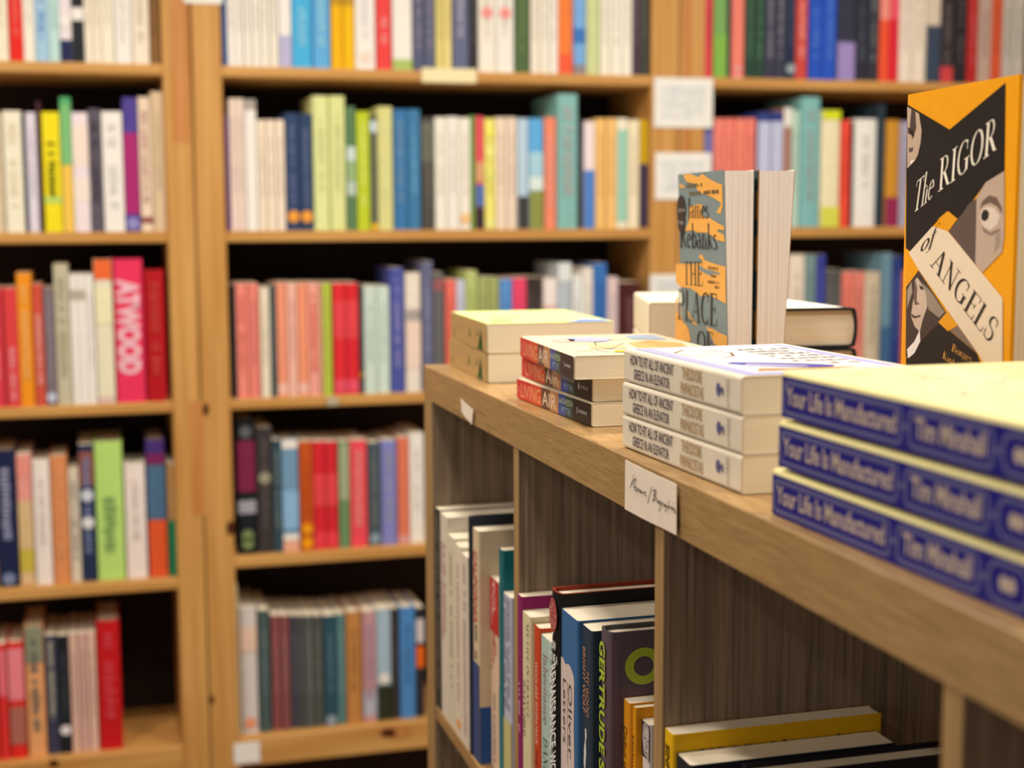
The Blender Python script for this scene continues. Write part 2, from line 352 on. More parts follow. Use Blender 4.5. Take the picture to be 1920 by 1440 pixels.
lampm = bpy.data.materials.new('lamp_diffuser'); lampm.use_nodes = True
lb = lampm.node_tree.nodes['Principled BSDF']; lb.inputs['Emission Color'].default_value = (1, .85, .65, 1); lb.inputs['Emission Strength'].default_value = 3
def ringgeo(r, z0, z1, n=24):
    v = [(r*math.cos(6.2832*i/n), r*math.sin(6.2832*i/n), z) for z in (z0, z1) for i in range(n)]
    return v, [list(range(n))[::-1], list(range(n, 2*n))]+[(i, (i+1) % n, n+(i+1) % n, n+i) for i in range(n)]
for i, (x, y, s, w) in enumerate(LAMPS):
    t = empty('ceiling_lamp', Matrix.Translation((x, y, CEIL)), 'round warm ceiling downlight above the bookshop shelves', 'lamp', 'ceiling downlights')
    v, f = ringgeo(s*.62, -.018, 0); mesh('housing', v, f, METAL, t)
    v, f = ringgeo(s*.5, -.022, -.0182); mesh('diffuser', v, f, lampm, t)
    L = bpy.data.lights.new('lamp_light', 'AREA'); L.shape = 'DISK'; L.size = s; L.energy = w; L.color = TINT
    lo = bpy.data.objects.new('lamp_light', L); COL.objects.link(lo); lo.parent = t; lo.location = (0, 0, -.03)

# ------------------------------------------------------------------ the pine bookcases against the back wall
Y1 = 2.837; YB = Y1+.27; TOPZ = .60
GAP1, GAP2 = .1794, 1.1600
def bookcase(x0, x1, pl, pr_, shelves, label, base):
    t = empty('bookcase', Matrix.Translation(((x0+x1)/2, Y1, FLOOR)), label, 'bookcase', None)
    inv = t.matrix_world.inverted()
    def b(n, *a, m=PINE_V, c=.002):
        o = box(n, *a, m, None, c); o.parent = t; o.matrix_parent_inverse = inv; return o
    b('side_panel', x0+.0015, pl, Y1, YB, FLOOR, TOPZ); b('side_panel', pr_, x1-.0015, Y1, YB, FLOOR, TOPZ)
    b('back_panel', pl, pr_, YB-.008, YB, FLOOR+.05, TOPZ, m=DARKBACK, c=0)
    b('top_board', x0-.0, x1, Y1-.01, YB, TOPZ, TOPZ+.025, m=PINE_H)
    for z0, z1 in shelves: b('shelf_board', pl, pr_, Y1+.001, YB-.008, z0, z1, m=PINE_H)
    b('plinth', pl, pr_, Y1+.01, Y1+.03, FLOOR, FLOOR+.08, m=PINE_H)
    return t
TH = .021
def on_case(case, name, pts, c, off=.0004):
    P = Print(); o3 = [onY(x, y, Y1) for x, y in pts]; P.poly([(p.x, p.z) for p in o3], c)
    o = P.build(name, None, (0, Y1, 0), (1, 0, 0), (0, 0, 1), off); o.parent = case; o.matrix_parent_inverse = case.matrix_world.inverted()
def ell(cx, cy, rx, ry): return [(cx+rx*math.cos(i*.5236), cy+ry*math.sin(i*.5236)) for i in range(12)]
ZS = [.262, -.0479, -.3711, -.6837]
ZL4 = -.717
zb = onY(300, 1393, Y1)[2]
mid_sh = [(z, z+TH) for z in ZS]+[(-1.0877, -1.0300), (-1.38, -1.36)]
left_sh = [(z, z+TH) for z in ZS[:3]]+[(ZL4, ZL4+TH), (-1.094, -1.034), (-1.38, -1.36)]
right_sh = [(z, z+TH) for z in ZS]+[(-1.0877, -1.0300), (-1.38, -1.36)]
CL = bookcase(GAP1-.97, GAP1, GAP1-.97+.055, .1265, left_sh, 'pine bookcase on the left, nearest the left edge of the photo', None)
CM = bookcase(GAP1, GAP2, .2355, 1.099, mid_sh, 'pine bookcase in the middle behind the low oak unit', None)
CR_ = bookcase(GAP2, GAP2+.97, 1.2165, GAP2+.97-.055, right_sh, 'pine bookcase on the right behind the orange hardcover', None)

KN = mat('4c2410'); SEG1 = mixmat('pine_segment', obs('#b87436'), obs('#c88548'), (60, 60, 3), rough=.5)
on_case(CL, 'wood_segment', [(321, -30), (351, -30), (357, 268), (324, 268)], SEG1, .0003)
on_case(CL, 'wood_segment', [(356, 752), (379, 752), (386, 966), (362, 966)], SEG1, .0003)
on_case(CR_, 'wood_segment', [(1282, -30), (1296, -30), (1294, 330), (1280, 330)], SEG1, .0003)
for e in ((386, 768, 6, 13), (432, 990, 8, 14), (397, 1312, 5, 9)): on_case(CM, 'wood_knot', ell(*e), KN)
on_case(CM, 'wood_knot', ell(742, 1372, 34, 13), SEG1, .0003); on_case(CM, 'wood_knot', ell(728, 1374, 15, 8), KN, .0006)
on_case(CL, 'wood_knot', ell(101, 1431, 10, 7), KN)

# rows: shelf top z, pixel row used for x, list of (x0, x1, top, colour, words, options)
# options: b=[(from,to,colour)] bands as fractions from the foot, t=title colour, d=[(frac,colour)] round sticker, k='hard', s=set back
ROWS = [
 ('left', 'top', ZS[0]+TH, 60, None, [
  (-16, 16, 0, 'f3e2c0', 'cream', {}), (17, 43, 0, 'e5261c', 'bright red', dict(t='f06050')), (43, 66, 0, 'f5e8cc', 'ivory', {}), (66, 91, 0, 'a5c4dc', 'pale blue', dict(t='7aa0c8')),
  (91, 112, 0, 'bcd8cc', 'pale mint', {}), (112, 135, 0, 'ead8d4', 'blush', dict(b=[(0, .2, '20264a')], d=[(.36, 'f4f0ec')])), (135, 158, 0, '22262a', 'black', dict(b=[(.38, .5, 'f0eae8')])),
  (158, 174, 0, 'f4dfc2', 'warm cream', {}), (174, 190, 0, 'f0dcc0', 'sand', {}), (190, 214, 0, 'f6e2c4', 'pale sand', {}), (215, 247, 0, 'f4f0e2', 'white', dict(t='e8dcc8')),
  (248, 280, 0, 'efdcc0', 'light tan', dict(t='d8c4a8')), (281, 300, 0, 'a57a4a', 'brown', dict(s=.03))]),
 ('left', 'second', ZS[1]+TH, 320, 436, [
  (-22, 6, 212, 'd8c09a', 'light tan', {}), (8, 44, 208, 'f3e5c4', 'cream', dict(t='e6d4b0')), (44, 50, 214, '2c3048', 'thin navy', {}), (51, 71, 211, 'ddd0d6', 'pale lilac', {}),
  (72, 80, 190, '4a2430', 'thin maroon', dict(s=.01)), (81, 115, 210, 'f0d81c', 'yellow', dict(t='6a6a10', tr=(.3, .75), b=[(.24, .3, 'b8d060')])), (116, 137, 182, '55a868', 'green and yellow', dict(b=[(0, .5, 'f2c050'), (.5, .95, '7cb870')])),
  (137, 168, 211, 'ecd8d8', 'white', dict(b=[(.55, .9, 'f2d8c4'), (.25, .45, 'f2dcc8')])), (168, 192, 204, '5c545c', 'charcoal', dict(t='443c44')), (193, 232, 209, 'f3ebe0', 'thick white', dict(t='d8d0c4')),
  (233, 261, 183, '50408c', 'purple', dict(b=[(.13, .74, 'a8286a')], d=[(.06, '9088b8')])), (262, 285, 182, 'e8ccac', 'beige', dict(t='c89888', b=[(.06, .11, '8c3c38')])), (286, 314, 172, 'd8b890', 'tan', {})]),
 ('left', 'third', ZS[2]+TH, 620, 755, [
  (-24, 6, 540, 'd83a44', 'crimson', dict(t='f08080')), (8, 34, 540, 'dc4040', 'red', dict(t='f09090', tr=(.05, .5))), (34, 62, 512, 'f0921c', 'orange', dict(t='f8b060')), (63, 82, 533, 'd2503c', 'brick red', dict(t='f0a898', tr=(.18, .75))),
  (83, 103, 540, '7c6c70', 'grey', dict(t='988c90', d=[(.07, 'c0c4cc')])), (104, 132, 495, 'c4b896', 'sage', dict(t='b0a688')), (133, 148, 514, 'f4ece0', 'slim white', dict(b=[(.80, .88, 'b8a890')])), (148, 163, 514, 'f2e8dc', 'slim ivory', dict(b=[(.80, .88, 'b8a890')])),
  (163, 178, 514, 'f4e6d8', 'slim cream', {}), (179, 214, 487, 'e8dcb8', 'cream and orange', dict(b=[(.86, 1, 'ec6830'), (.55, .8, 'ece0b0'), (.0, .05, 'd8b8a8')])), (216, 271, 486, 'e83458', 'thick pink', dict(atwood=1)), (273, 311, 506, 'b4141c', 'dark red', dict(t='c43c34'))]),
 ('left', 'fourth', ZL4+TH, 960, 1092, [
  (-8, 33, 845, '1c2444', 'navy', dict(t='9898b0', tr=(.35, .92), d=[(.06, '7884a0')])), (34, 62, 852, 'e89888', 'pink and yellow', dict(b=[(0, .65, 'd8b480'), (.1, .28, 'c8b040'), (.82, .96, 'e8907c')])), (63, 96, 864, 'f4e0d0', 'pale pink', {}), (97, 129, 855, 'dc8c54', 'orange tan', dict(t='e89c68')),
  (130, 150, 880, 'd8c8ac', 'stone', dict(t='a89888')), (151, 179, 834, '24304c', 'dark navy', dict(t='7880a0', b=[(.7, .95, '8c5448')], d=[(.63, 'd0d0e0'), (.43, 'e0dce8')])), (180, 233, 828, 'b8d870', 'thick lime green', dict(t='7c9c58', tr=(.2, .6))), (235, 275, 870, 'f2dccc', 'pinkish white', {}),
  (277, 313, 825, '483070', 'purple and orange', dict(b=[(0, .42, 'e05828'), (.42, .82, '4c6c84'), (.82, .9, '7c2454')])), (315, 332, 870, 'c09058', 'tan and green', dict(b=[(0, .5, '1c8054')]))]),
 ('left', 'lowest', -1.034, 1280, 1408, [
  (-32, -4, 1210, 'e02c28', 'coral red', dict(t='f08080')), (-2, 13, 1208, 'e83430', 'narrow red', dict(b=[(.55, .95, 'f07078')])), (15, 47, 1205, 'e42c24', 'red', dict(b=[(.5, .95, 'f48488'), (.12, .45, 'b06858')])), (49, 84, 1175, 'eca468', 'orange and grey', dict(b=[(.72, 1, '8c8c70')], t='706c60')),
  (86, 109, 1192, '3c3c50', 'dark slate', dict(t='b0a890', tr=(.3, .95))), (110, 131, 1192, '1e2226', 'black', dict(d=[(.2, 'e8dce4')])), (132, 148, 1188, 'e0b49c', 'pale pink', {}), (149, 165, 1188, 'd8a898', 'dusty pink', {}), (166, 182, 1186, 'e4b8a0', 'soft pink', {}),
  (184, 228, 1165, 'c8181c', 'thick scarlet', dict(t='d84048'))]),
 ('middle', 'top', ZS[0]+TH, 60, None, [
  (417, 425, 0, '30588c', 'thin blue', {}), (426, 441, 0, 'f2e4d4', 'cream', {}), (441, 456, 0, 'f4e6d2', 'ivory', {}), (457, 472, 0, 'f0e2cc', 'pale sand', {}), (473, 488, 0, 'f4e6d0', 'off-white', {}), (489, 505, 0, 'f0e2ca', 'light cream', {}), (506, 522, 0, 'ece0c8', 'pale beige', {}),
  (523, 547, 0, 'fbeee2', 'white and lilac', dict(b=[(0, .31, 'b8b0c8')])), (548, 585, 0, '48acec', 'sky blue', dict(t='80c0f0')), (587, 619, 0, '60a8ec', 'bright blue', dict(t='90c8f8')), (621, 643, 0, 'f6b00c', 'yellow', dict(b=[(.55, .7, 'c09020')])), (644, 665, 0, 'fab808', 'golden yellow', dict(b=[(.55, .7, 'c09020')])),
  (666, 704, 0, 'f4ece8', 'white', dict(d=[(.12, 'f8d4b8')])), (706, 734, 0, 'e84440', 'red', dict(t='f88880', tr=(.25, .5))), (736, 773, 0, 'f0eee0', 'white and green', dict(b=[(0, .1, 'a8bc60')])), (775, 795, 0, '585c70', 'slate', dict(t='8c8098')), (796, 816, 0, '5c6074', 'grey blue', dict(t='908498')),
  (817, 832, 0, 'e0cc78', 'straw', {}), (833, 847, 0, 'ecd488', 'pale yellow', {}), (849, 879, 0, '646880', 'lilac grey', dict(t='a8a0b0', tr=(.33, 1))), (880, 896, 0, '343034', 'black', {}), (897, 930, 0, 'f0e2ca', 'cream with a red mark', dict(d=[(.55, 'f09088')])), (931, 964, 0, 'f0e4d0', 'ivory with a red mark', dict(d=[(.55, 'f09088')])),
  (966, 993, 0, '50663c', 'olive green', dict(t='6c8050')), (995, 1012, 0, 'f4e0c8', 'sand', {}), (1013, 1030, 0, 'f4e2c8', 'warm cream', {}), (1031, 1047, 0, 'f6e6d0', 'pale cream', {}), (1048, 1074, 0, 'fc7c38', 'orange', dict(b=[(0, .2, 'fc5c38')])), (1075, 1099, 0, '78a8d8', 'blue', dict(b=[(.3, .45, '3c74b4'), (0, .1, '8c8484')])),
  (1100, 1124, 0, 'ccd090', 'pale lime', dict(t='dce0a0')), (1125, 1145, 0, 'f2e4c8', 'cream', {}), (1146, 1166, 0, 'f4e8cc', 'light cream', {}), (1167, 1186, 0, 'f0e4cc', 'off-white', {}), (1187, 1201, 0, '503c44', 'maroon', {}), (1202, 1216, 0, '44443c', 'dark grey', {})]),
 ('middle', 'second', ZS[1]+TH, 320, 433, [
  (424, 431, 215, '785078', 'thin purple', {}), (432, 446, 185, 'ecd2bc', 'blush', {}), (446, 460, 185, 'ead0ba', 'pale pink', {}), (461, 483, 187, 'f2eae0', 'white', dict(b=[(.92, 1, 'a89c8c')])), (484, 500, 225, 'f0d8b8', 'beige', {}), (501, 517, 225, 'f2dabc', 'sand', {}), (518, 535, 225, 'f0d8bc', 'pale beige', {}),
  (537, 561, 212, '304464', 'navy', dict(t='5c6888', d=[(.12, 'fc9c38')])), (562, 587, 213, '2c405c', 'dark blue', dict(t='5c6888', d=[(.12, 'fc9c38')])), (588, 618, 180, 'dfe094', 'pale lime', {}), (619, 649, 180, 'dcdc90', 'light lime', {}), (650, 668, 200, '5c7c54', 'green and white', dict(b=[(.56, .68, 'c8d4c4'), (.28, .4, 'b8c4b0'), (.4, .56, '98b078')])),
  (669, 694, 209, 'bcc828', 'bright lime', dict(t='d8e060')), (695, 708, 216, '646450', 'grey green', dict(b=[(.85, .95, 'c8d4d0')], d=[(.03, 'f0b818')])), (709, 737, 200, 'd8d084', 'pale yellow', dict(t='e0dc98')), (739, 764, 205, '3c74a0', 'blue', dict(t='6c90a8')), (765, 789, 205, '40789c', 'steel blue', {}),
  (791, 814, 220, '504a44', 'dark grey', dict(b=[(.6, .95, '6c705c')], t='706858')), (816, 838, 220, 'efe6cc', 'cream', {}), (839, 861, 219, 'efe4d0', 'ivory', {}), (862, 883, 221, 'f4e4cc', 'warm cream', dict(d=[(.1, 'fcc080')])), (884, 891, 217, '5c9838', 'thin green', {}),
  (892, 908, 218, 'e05058', 'red and blue', dict(b=[(0, .2, '382c34'), (.2, .4, '5070a8'), (.42, .6, 'd8a070')])), (909, 929, 222, 'f0e070', 'yellow', dict(d=[(.88, 'fcfc60'), (.7, 'f0ec80'), (.5, 'e0dc70'), (.02, 'e8e080')])), (930, 950, 220, 'ecd2b4', 'beige', {}), (951, 969, 220, 'ead0b4', 'tan', {}), (971, 991, 222, 'b8ccd4', 'pale blue', dict(b=[(0, .3, '403c38')])),
  (992, 1019, 222, '60a8e0', 'blue and olive', dict(b=[(0, .35, '8c9048'), (.35, .48, 'd8e4e0'), (.48, .7, 'a8cce0')])), (1021, 1043, 220, 'fc8864', 'coral', dict(t='f0a090')), (1045, 1084, 176, '84b4a8', 'tall teal', dict(t='a8a8a0')), (1086, 1094, 223, '3c3c44', 'thin black', {}), (1095, 1116, 228, 'f0d8d0', 'white and blue', dict(b=[(0, .55, '5080c0')])),
  (1117, 1136, 222, 'fabc6c', 'light orange', {}), (1137, 1156, 222, 'fabc70', 'pale orange', {}), (1157, 1177, 222, 'f0e0c0', 'cream with teal stripe', dict(b=[(.06, .9, '9cc8ac')])), (1178, 1199, 225, 'f4dcb4', 'pale tan', {}), (1200, 1216, 225, 'd0a814', 'yellow and navy', dict(b=[(0, .6, '3c3450')], s=.01))]),
 ('middle', 'third', ZS[2]+TH, 640, 738, [
  (436, 443, 535, '2c3030', 'thin black', {}), (444, 465, 532, 'f48874', 'coral', dict(t='e47868')), (466, 487, 532, 'e88070', 'salmon', {}), (489, 507, 540, 'ead8b8', 'cream', {}), (508, 518, 535, '485858', 'thin teal', {}), (520, 539, 531, 'fc9470', 'orange', dict(b=[(.02, .12, 'f0b8a0')])), (540, 558, 531, 'f8b49c', 'peach', {}),
  (559, 578, 531, 'fc946c', 'light orange', dict(b=[(.02, .12, 'f0b8a0')])), (579, 599, 531, 'f4a08c', 'pink', dict(t='e46850')), (600, 606, 531, 'e0a880', 'thin peach', {}), (607, 623, 531, 'b4c440', 'lime', dict(t='ccd058')), (626, 649, 531, 'e02c34', 'red', dict(b=[(.02, .14, 'e85060'), (.5, .85, 'e44448')])), (650, 673, 531, 'dc2830', 'bright red', dict(b=[(.02, .14, 'e85060'), (.5, .85, 'e44448')])),
  (674, 681, 533, '443c38', 'thin brown', dict(d=[(.18, 'f8a030')])), (683, 707, 537, 'ccd8c4', 'pale mint', {}), (708, 731, 537, 'cedac6', 'light mint', {}), (733, 759, 503, '4c5498', 'blue', dict(t='8c88b8')), (761, 790, 512, 'ecdcc4', 'white and tan', dict(b=[(.6, .7, 'a89c90'), (.2, .6, 'f0d0b8')])), (792, 813, 490, '686880', 'lilac grey', {}), (814, 834, 512, '686460', 'grey', dict(b=[(.85, .95, '9c5c58')])),
  (836, 856, 525, 'f0705c', 'coral red', {}), (857, 873, 525, 'c8c8d4', 'pale lavender', {}), (874, 896, 508, 'b8c070', 'light olive', {}), (898, 916, 521, 'a8ac68', 'olive', {}), (917, 937, 521, 'a4a864', 'moss', {}), (938, 961, 523, '5c90c8', 'sky blue', {}), (962, 988, 521, 'e84868', 'pink', {}), (989, 1004, 520, '403430', 'dark brown', {}), (1005, 1018, 520, '443834', 'black brown', {}),
  (1019, 1044, 522, 'e8b8a8', 'pale coral', dict(b=[(.75, 1, 'f0e0d0')])), (1045, 1072, 493, 'b8bcbc', 'silver grey', dict(b=[(.85, 1, 'e0e0e0')])), (1073, 1092, 515, 'e4e0d4', 'white', {}), (1093, 1112, 502, 'e8dcc8', 'ivory', {}), (1113, 1138, 494, '3c70b0', 'deep blue', {}), (1139, 1159, 520, 'e0c4bc', 'blush', {}), (1161, 1200, 530, '4a2020', 'thick maroon', {})]),
 ('middle', 'fourth', ZS[3]+TH, 930, 1028, [
  (445, 481, 785, '1e2024', 'tall black', dict(b=[(.46, .84, '7c2444'), (.3, .4, 'a09ca0')], d=[(.9, '606060'), (.14, '788854'), (.08, '788854')])), (483, 512, 802, '3c3634', 'dark brown', dict(d=[(.6, '9c9478')], t='5c504c')), (513, 528, 825, '344c54', 'dark teal', dict(t='788480')), (529, 561, 825, '7498b0', 'grey blue', dict(b=[(0, .1, 'e8a888'), (.1, .16, 'f0e8e0'), (.92, 1, 'f0ece4'), (.2, .55, '8cb4d0')])),
  (563, 587, 828, 'c8541c', 'burnt orange', dict(d=[(.2, 'f09818'), (.07, 'fc9c04')])), (588, 611, 828, 'd82830', 'red', dict(b=[(.02, .16, 'e84048'), (.4, .7, 'e44444')])), (612, 634, 828, 'd42830', 'scarlet', dict(b=[(.02, .16, 'e84048'), (.4, .7, 'e44444')])), (636, 656, 828, '6c8c5c', 'green', dict(b=[(.45, .97, 'a0a880')])), (657, 689, 826, 'ec4c54', 'pinkish red', dict(t='f88880')),
  (691, 714, 830, '4c585c', 'slate', dict(t='70746c', d=[(.07, '8498a0')])), (716, 744, 826, '8484bc', 'lavender', dict(t='a09cb0')), (746, 768, 820, 'e07858', 'coral', dict(b=[(.0, .08, 'd89890')])), (769, 796, 813, 'f8e8d4', 'white', {})]),
 ('middle', 'lowest', -1.0300, 1250, 1370, [
  (437, 449, 1095, 'd8c8a0', 'thin tall cream', {}), (451, 484, 1140, 'd8ccc0', 'pale grey', dict(b=[(.65, .85, 'e8c4a8')], d=[(.09, 'f09870')])), (487, 507, 1145, '4c5c58', 'dark green', {}), (510, 527, 1155, '8c4c4c', 'maroon', {}), (528, 544, 1155, '88504c', 'dusty red', {}), (546, 558, 1155, '4c4850', 'slate', {}), (559, 571, 1155, '50504c', 'charcoal', {}),
  (572, 589, 1155, '585c54', 'olive grey', {}), (590, 606, 1155, '54564c', 'moss grey', {}), (608, 632, 1155, '30505c', 'dark teal', dict(d=[(.04, '8c98a0')])), (633, 648, 1152, '5c8480', 'teal', {}), (650, 679, 1148, 'c48444', 'orange brown', {}),
  (681, 706, 1147, 'c89490', 'pink and lilac', dict(b=[(.05, .28, 'b8b4bc')], t='b890a0')), (707, 734, 1143, 'a8bcc4', 'pale blue', dict(b=[(0, .32, '303420')], d=[(.38, 'f0e4d0')])), (735, 748, 1141, '3c3430', 'black', {}), (750, 780, 1139, '5088bc', 'blue', {}), (781, 796, 1140, '302c30', 'black and orange', dict(b=[(.45, .65, 'f06c20'), (.68, .9, 'd8c8c0')]))]),
 ('right', 'top', ZS[0]+TH, 60, None, [
  (1321, 1337, 0, 'd8404c', 'crimson', {}), (1338, 1364, 0, '78a458', 'green', dict(b=[(.0, .45, '80b048')])), (1365, 1371, 0, '30343c', 'thin black', {}), (1372, 1396, 0, 'f0806c', 'coral', dict(t='d8b0a8', tr=(0, .12))), (1398, 1416, 0, '2c4434', 'dark green', dict(t='507458')), (1417, 1434, 0, '2c4838', 'bottle green', dict(t='547c5c')), (1435, 1454, 0, '3c3c4c', 'slate', dict(t='848088')),
  (1455, 1474, 0, '3c3c4c', 'dark slate', dict(t='848088')), (1475, 1492, 0, '242c44', 'navy', dict(d=[(.1, '98a4a4')])), (1493, 1515, 0, 'cc4840', 'brick red', dict(t='f09080')), (1517, 1543, 0, '2450b4', 'royal blue', dict(t='4874c8')), (1544, 1569, 0, '2854b8', 'bright blue', dict(t='4c78c8')), (1571, 1604, 0, '343444', 'black and lilac', dict(b=[(0, .38, '9c88b8')])), (1605, 1627, 0, '2c2c38', 'black', dict(t='50545c')),
  (1628, 1649, 0, '34343c', 'dark grey', dict(t='6c706c')), (1650, 1668, 0, 'ec5430', 'orange red', dict(b=[(.65, .95, 'f8907c')])), (1669, 1686, 0, 'dc2434', 'red', dict(b=[(.6, 1, 'ec5464')])), (1687, 1711, 0, 'ecd8c0', 'cream', {}), (1712, 1736, 0, 'ecd8be', 'sand', {}), (1737, 1764, 0, 'd8c4a8', 'tan and navy', dict(b=[(0, .6, '384454')])), (1765, 1789, 0, '34282c', 'black and red', dict(b=[(0, .18, 'c84040')], t='605850')),
  (1790, 1814, 0, '282428', 'jet black', dict(t='584848')), (1815, 1834, 0, 'b42420', 'dark red', dict(t='cc504c')), (1835, 1860, 0, 'b89884', 'dusty pink', {}), (1861, 1880, 0, 'd05430', 'rust', {}), (1881, 1901, 0, 'b8ac9c', 'light grey', {}), (1902, 1922, 0, 'bcb0a0', 'stone', {})]),
 ('right', 'second', ZS[1]+TH, 320, 424, [
  (1321, 1336, 222, '7878b0', 'lilac', {}), (1338, 1357, 222, 'f88470', 'coral', {}), (1358, 1377, 222, 'f4806c', 'salmon', {}), (1378, 1398, 222, 'f8866c', 'light coral', {}), (1399, 1417, 222, 'f4806c', 'orange pink', {}), (1420, 1444, 210, '303c78', 'navy and white', dict(b=[(.0, .3, 'b8b8dc'), (.42, .92, 'c0c0e0')])), (1445, 1467, 210, '303c7c', 'blue and white', dict(b=[(.0, .3, 'b8b8dc'), (.42, .92, 'c0c0e0')])),
  (1468, 1484, 202, 'a87868', 'brown and white', dict(b=[(.84, 1, 'e8e0d0')])), (1485, 1499, 208, 'b8d0b8', 'pale mint', {}), (1501, 1537, 182, '80b4ac', 'tall teal', dict(t='98a8a0')), (1539, 1575, 207, 'ecdcb0', 'cream and yellow', dict(b=[(.92, 1, 'd8dc18'), (0, .18, 'd8d450')])), (1576, 1594, 225, 'ec4c38', 'red', {}), (1595, 1600, 228, '30282c', 'thin black', {}), (1601, 1643, 223, 'ece4d4', 'thick white', {}),
  (1644, 1659, 195, '28343c', 'dark slate', {}), (1660, 1686, 225, 'cc8c2c', 'ochre', dict(b=[(0, .28, '94284c')])), (1688, 1706, 228, 'a8a0b0', 'grey', {})]),
 ('right', 'third', ZS[2]+TH, 600, 745, [
  (1478, 1508, 478, 'ecd8bc', 'cream', {}), (1509, 1529, 478, '78908c', 'grey teal', {}), (1530, 1547, 478, '38408c', 'blue', {}), (1549, 1562, 506, '605c58', 'dark grey', {}), (1563, 1577, 506, '5c5854', 'charcoal', {}), (1578, 1597, 510, 'e87c68', 'coral', {}), (1598, 1620, 510, 'e0806c', 'salmon', {}), (1621, 1650, 510, 'ccb898', 'beige', {}), (1651, 1671, 475, '6c8c98', 'blue grey', dict(b=[(0, .4, '406484')])),
  (1672, 1690, 480, '2c3c78', 'navy', {}), (1691, 1708, 508, 'e06c30', 'orange', {})]),
]
ORD = dict(top='top', second='second', third='third', fourth='fourth', lowest='lowest')
RNG = random.Random(7)
pc = {}
for case, row, zs, pyr, pyb, items in ROWS:
    grp = f'books on the {row} shelf of the {case} bookcase'
    for i, (a, b_, top, colr, words, op) in enumerate(items):
        setb = op.get('s', 0)+.004+RNG.uniform(0, .006)
        if zs < -.6: setb += .02
        yf = Y1+setb
        xa = onY(a, pyr, yf).x; xb = onY(b_, pyr, yf).x
        W = (xb-xa)-.0006
        H = (onY(a, top, yf).z-zs) if top else RNG.choice((.198, .203, .21, .195, .216))
        if case == 'middle' and xa < .2365: xa = .2365; W = xb-xa-.0006
        lim = {'left': .1258, 'middle': 1.0983}.get(case)
        if lim and xa+W > lim: xa = max(xa, lim-.05) if xa < lim-.012 else lim-.013; W = min(W, lim-xa)
        if case == 'right' and xa < 1.2185: xa = 1.2185; W = xb-xa-.0006
        D = min(.2, H*.64+RNG.uniform(-.004, .006))
        l = items[i-1][4] if i else None; r = items[i+1][4] if i+1 < len(items) else None
        where = f'{row} shelf of {case} bookcase'
        if l and r: lab = f'{words} book right of the {l} one, {where}'
        elif r: lab = f'{words} book, first on the {where}'
        else: lab = f'{words} book, last on the {where}'
        if len(lab.split()) > 16: lab = lab.replace('right of the', 'after').replace(' one,', ',')
        if len(lab.split()) > 16: lab = f'{words} book on the {where}'
        hard = W > .03 and H > .225
        root = make_book('hardcover_book' if hard else 'paperback_book', Matrix.Translation((xa, yf, zs+.0003)), W, D, H, mat(colr), lab,
                         'hard' if hard else 'paper', group=grp)
        off = .0022 if hard else .0004
        bands = op.get('b', []);
        if bands:
            for kb_, (z0, z1, c) in enumerate(bands):
                P = Print(); P.rect(.0012 if hard else .0003, z0*H+.0005, W-(.0012 if hard else .0003), z1*H-.0005, mat(c))
                P.build('spine_band', root, (0, 0, 0), (1, 0, 0), (0, 0, 1), off+.0002*kb_)
        if op.get('t'):
            z0, z1 = op.get('tr', (.2, .9)); P = Print()
            P.scribble(W*.2, W*.8, z0*H, z1*H, mat(op['t']), seed=hash((a, b_)) % 9999 if False else a*7+b_, rows=1)
            P.build('spine_title', root, (0, 0, 0), (1, 0, 0), (0, 0, 1), off+.0012)
        for fr, c in op.get('d', []):
            P = Print(); r_ = min(W*.5, .0115); P.disc(W/2, max(r_, fr*H), r_, mat(c)); P.build('sticker', root, (0, 0, 0), (1, 0, 0), (0, 0, 1), off+.0014)
        if op.get('atwood'):
            P = Print(); P.text('ATWOOD', (W*.14, H*.86), (W*.14, H*.2), (W*.72, 0), mat('f8b8bc'), bold=.055)
            P.build('spine_title', root, (0, 0, 0), (1, 0, 0), (0, 0, 1), off+.0002)
        elif not op.get('t') and not bands and W > .008:
            # small faint print common to plain spines
            P = Print(); c = lin(colr); dark = sum(c) < .6
            hx = colr; q = [int(hx[j:j+2], 16) for j in (0, 2, 4)]
            q = [min(255, int(x+45)) if dark else int(x*.86) for x in q]
            P.scribble(W*.3, W*.7, H*.3, H*.85, mat('%02x%02x%02x' % tuple(q)), seed=a, rows=1)
            P.build('spine_title', root, (0, 0, 0), (1, 0, 0), (0, 0, 1), off+.0002)

# a book lying on top behind the row, paper signs and shelf tags on the bookcases
def sheet(name, pa, pb, y, m, label, cat='sign', lines=None, seed=1, bend=.002):
    A = onY(*pa, y); B = onY(*pb, y); w = B.x-A.x; h = A.z-B.z
    t = empty(name, Matrix.Translation((A.x, y, B.z)), label, cat)
    n = 6; v = []; f = []
    for k, th in ((0, 0), (1, .0006)):
        for i in range(n+1):
            s = i/n; yy = -.0008-th-bend*(4*(s-.5)**2)*.5
            v += [(w*s, yy, 0), (w*s, yy, h)]
    for i in range(n):
        a = 2*i; b = 2*(n+1)+2*i
        f += [(a, a+1, a+3, a+2), (b, b+2, b+3, b+1), (a, a+2, b+2, b), (a+1, b+1, b+3, a+3)]
    e = 2*(n+1); f += [(0, e, e+1, 1), (2*n, 2*n+1, e+2*n+1, e+2*n)]
    mesh('paper', v, f, m, t)
    if lines:
        P = Print(); P.scribble(w*.12, w*.88, h*.18, h*.86, mat(lines), seed=seed, rows=6, along='h')
        P.build('handwriting', t, (0, -.0022-bend*.5, 0), (1, 0, 0), (0, 0, 1), 0)
    return t
WHITE = mat('eceaf4'); 
sheet('paper_sign', (1226, 145), (1335, 240), Y1, WHITE, 'large white paper sign on the post right of the middle bookcase', lines='dcdaea', seed=3)
